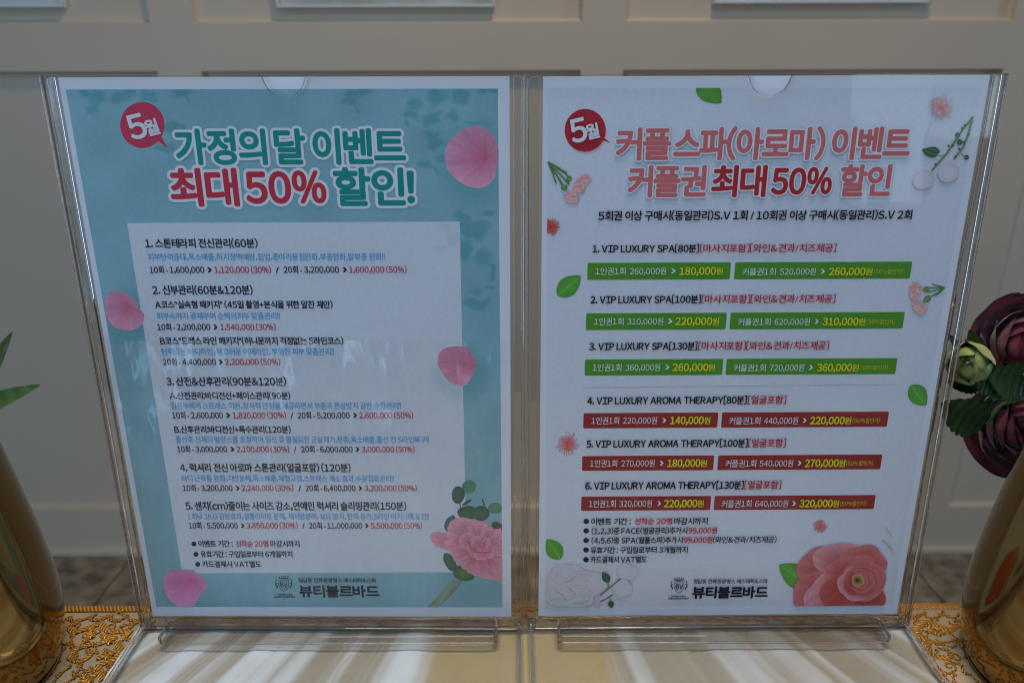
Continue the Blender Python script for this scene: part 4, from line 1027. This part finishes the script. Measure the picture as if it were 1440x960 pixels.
# lime bud
cbud = on_y(1363, 513, .376)
bud = empty('rose_bud', cbud); tag(bud, 'half open lime green rose bud behind the edge of the right sign holder', 'flower bud')
Q = Vector((-.55, -.65, .35)).normalized().to_track_quat('Z', 'Y').to_matrix().to_4x4(); rb = random.Random(4)
for k, (n, r_, haz, tip, fl_) in enumerate(((3, .0056, 75, 8, 0), (3, .0078, 72, 14, .0), (4, .0096, 62, 20, .03), (4, .0112, 52, 42, .06))):
    ms = shell_petal('petal', r_, haz, 155, tip, fl_, M['bud'], 1.25, 70 + k)
    for i in range(n):
        o = bpy.data.objects.new('petal', ms); col.objects.link(o); o.parent = bud
        o.matrix_local = Q @ Matrix.Rotation(2 * math.pi * i / n + k * .9 + rb.uniform(-.15, .15), 4, 'Z') @ Matrix.Scale(1 + .04 * (i % 2), 4)
def leaf_mesh(name, l, w, fold=.2, serr=8, bend=.25):
    V = []; F = []; n = 36
    for i in range(n + 1):
        t = i / n; hw = w / 2 * (math.sin(math.pi * t ** .8) ** .75) * (1 + .16 * abs(math.sin(t * serr * math.pi)) * (1 if 0 < t < 1 else 0))
        z = -bend * l * t * t
        V += [(-hw, l * t, z + fold * hw), (-hw * .5, l * t, z + fold * hw * .5 + .0004 * math.sin(t * 40)), (0, l * t, z), (hw * .5, l * t, z + fold * hw * .5 + .0004 * math.sin(t * 40)), (hw, l * t, z + fold * hw)]
    for i in range(n):
        for k in range(4):
            a = i * 5 + k; F.append((a, a + 1, a + 6, a + 5))
    me = bpy.data.meshes.new(name); me.from_pydata(V, [], F); me.polygons.foreach_set('use_smooth', [True] * len(F)); me.update(); return me
def put_leaf(root, a, b_, w, face, m_, serr=8, name='leaf', bend=.15):
    a = Vector(a); b_ = Vector(b_); l = (b_ - a).length; me = leaf_mesh(name, l, w, serr=serr, bend=bend); me.materials.append(m_)
    o = bpy.data.objects.new(name, me); col.objects.link(o); o.parent = root
    yv = (b_ - a).normalized(); zv = Vector(face); zv = (zv - yv * zv.dot(yv)).normalized(); xv = yv.cross(zv)
    Mx = Matrix((xv, yv, zv)).transposed().to_4x4(); Mx.translation = a - root.location
    o.matrix_local = Mx
    return o
face = (-.2, -1, .3)
put_leaf(bud, on_y(1380, 530, .385), on_y(1342, 545, .38), .014, face, M['leaf'])
put_leaf(bud, on_y(1378, 510, .384), on_y(1368, 470, .378), .009, face, M['leaf'], 4)
put_leaf(bud, on_y(1378, 520, .386), on_y(1390, 500, .38), .008, face, M['leaf'], 4)
put_leaf(bud, on_y(1372, 520, .392), on_y(1334, 540, .392), .013, face, M['leaf'], 6)
put_leaf(bud, on_y(1362, 510, .398), on_y(1338, 474, .398), .006, face, M['leaf'], 4)
tube('stem', [Vector((.004, .005, -.004)), Vector((.02, .008, -.01)), Vector(MOUTHS[2]) - cbud, Vector(MOUTHS[2]) - cbud + Vector((.004, 0, -.10))], .0014, M['stem'], bud)
lv = empty('rose_leaves', on_y(1400, 545, .37)); tag(lv, 'dark green serrated rose leaves between the two burgundy roses', 'leaves')
put_leaf(lv, on_y(1405, 540, .368), on_y(1372, 528, .366), .016, face, M['leaf'])
put_leaf(lv, on_y(1445, 545, .368), on_y(1398, 530, .362), .020, face, M['leaf'])
put_leaf(lv, on_y(1398, 545, .368), on_y(1398, 564, .362), .010, face, M['leaf'])
put_leaf(lv, on_y(1385, 598, .368), on_y(1331, 574, .360), .021, (-.3, -1, .1), M['leaf'])
tube('stem', [on_y(1385, 598, .368) - lv.location, on_y(1410, 570, .372) - lv.location, Vector(MOUTHS[0]) + Vector((.006, .006, 0)) - lv.location, Vector(MOUTHS[0]) + Vector((.008, .002, -.1)) - lv.location], .0012, M['stem'], lv)
# green blades on the left
bl = empty('leaf_spray', (-.294, .318, TZ + .17)); tag(bl, 'pointed green leaf blades reaching in from the left vase', 'leaves')
put_leaf(bl, on_y(-75, 588, .318), on_y(53, 539, .300), .009, (.2, -1, .5), M['blade'], 0, bend=.02)
put_leaf(bl, on_y(-60, 600, .318), on_y(15, 466, .305), .008, (.3, -1, .2), M['blade'], 0, bend=.02)
tube('stem', [on_y(-75, 588, .318) - bl.location, on_y(-60, 600, .318) - bl.location, Vector((0.004, 0.002, 0)), Vector((.004, 0.002, -.12))], .0016, M['stem'], bl)

# ------------------------------------------------------------------ framed pictures on the upper fields
M['frame_edge'] = plain('white_frame', (.72, .76, .74), .35)
M['print_pale'] = noisy('pale_print', (.45, .46, .36), (.70, .72, .66), 14, rough=.5)
M['print_blue'] = noisy('pale_blue_print', (.50, .56, .60), (.78, .80, .80), 8, rough=.5, stretch=(3, 1, .4))
def picture(px0, px1, py, m_, label):
    a = on_y(px0, py, WALL_Y - .004); b_ = on_y(px1, py, WALL_Y - .004); w = b_.x - a.x
    r = empty('picture', ((a.x + b_.x) / 2, WALL_Y + .014, a.z)); tag(r, label, 'picture', 'pale pictures hung on the upper wall panels')
    h = .42
    box('picture_print', -w / 2 + .005, w / 2 - .005, -.0125, -.0105, .005, h - .005, m_, r)
    box('backing', -w / 2, w / 2, -.0100, -.0005, 0, h, M['frame_edge'], r, .001)
    box('frame', -w / 2, w / 2, -.018, -.0105, 0, .0045, M['frame_edge'], r, .001)
    box('frame', -w / 2, w / 2, -.018, -.0105, h - .0045, h, M['frame_edge'], r, .001)
    for s in (-1, 1):
        x = s * (w / 2 - .0022); box('frame', x - .0022, x + .0022, -.018, -.0105, .005, h - .005, M['frame_edge'], r, .001)
    box('glazing', -w / 2 + .0048, w / 2 - .0048, -.0155, -.0140, .005, h - .005, M['acrylic'], r)
picture(-160, 89, 8.5, M['frame_edge'], 'plain white framed picture at the top left, cut off by the photo edge')
picture(390, 697, 10, M['print_pale'], 'framed picture with pale green print, above the left sign')
picture(1005, 1309, 6, M['print_blue'], 'framed picture with pale blue print, above the right sign')
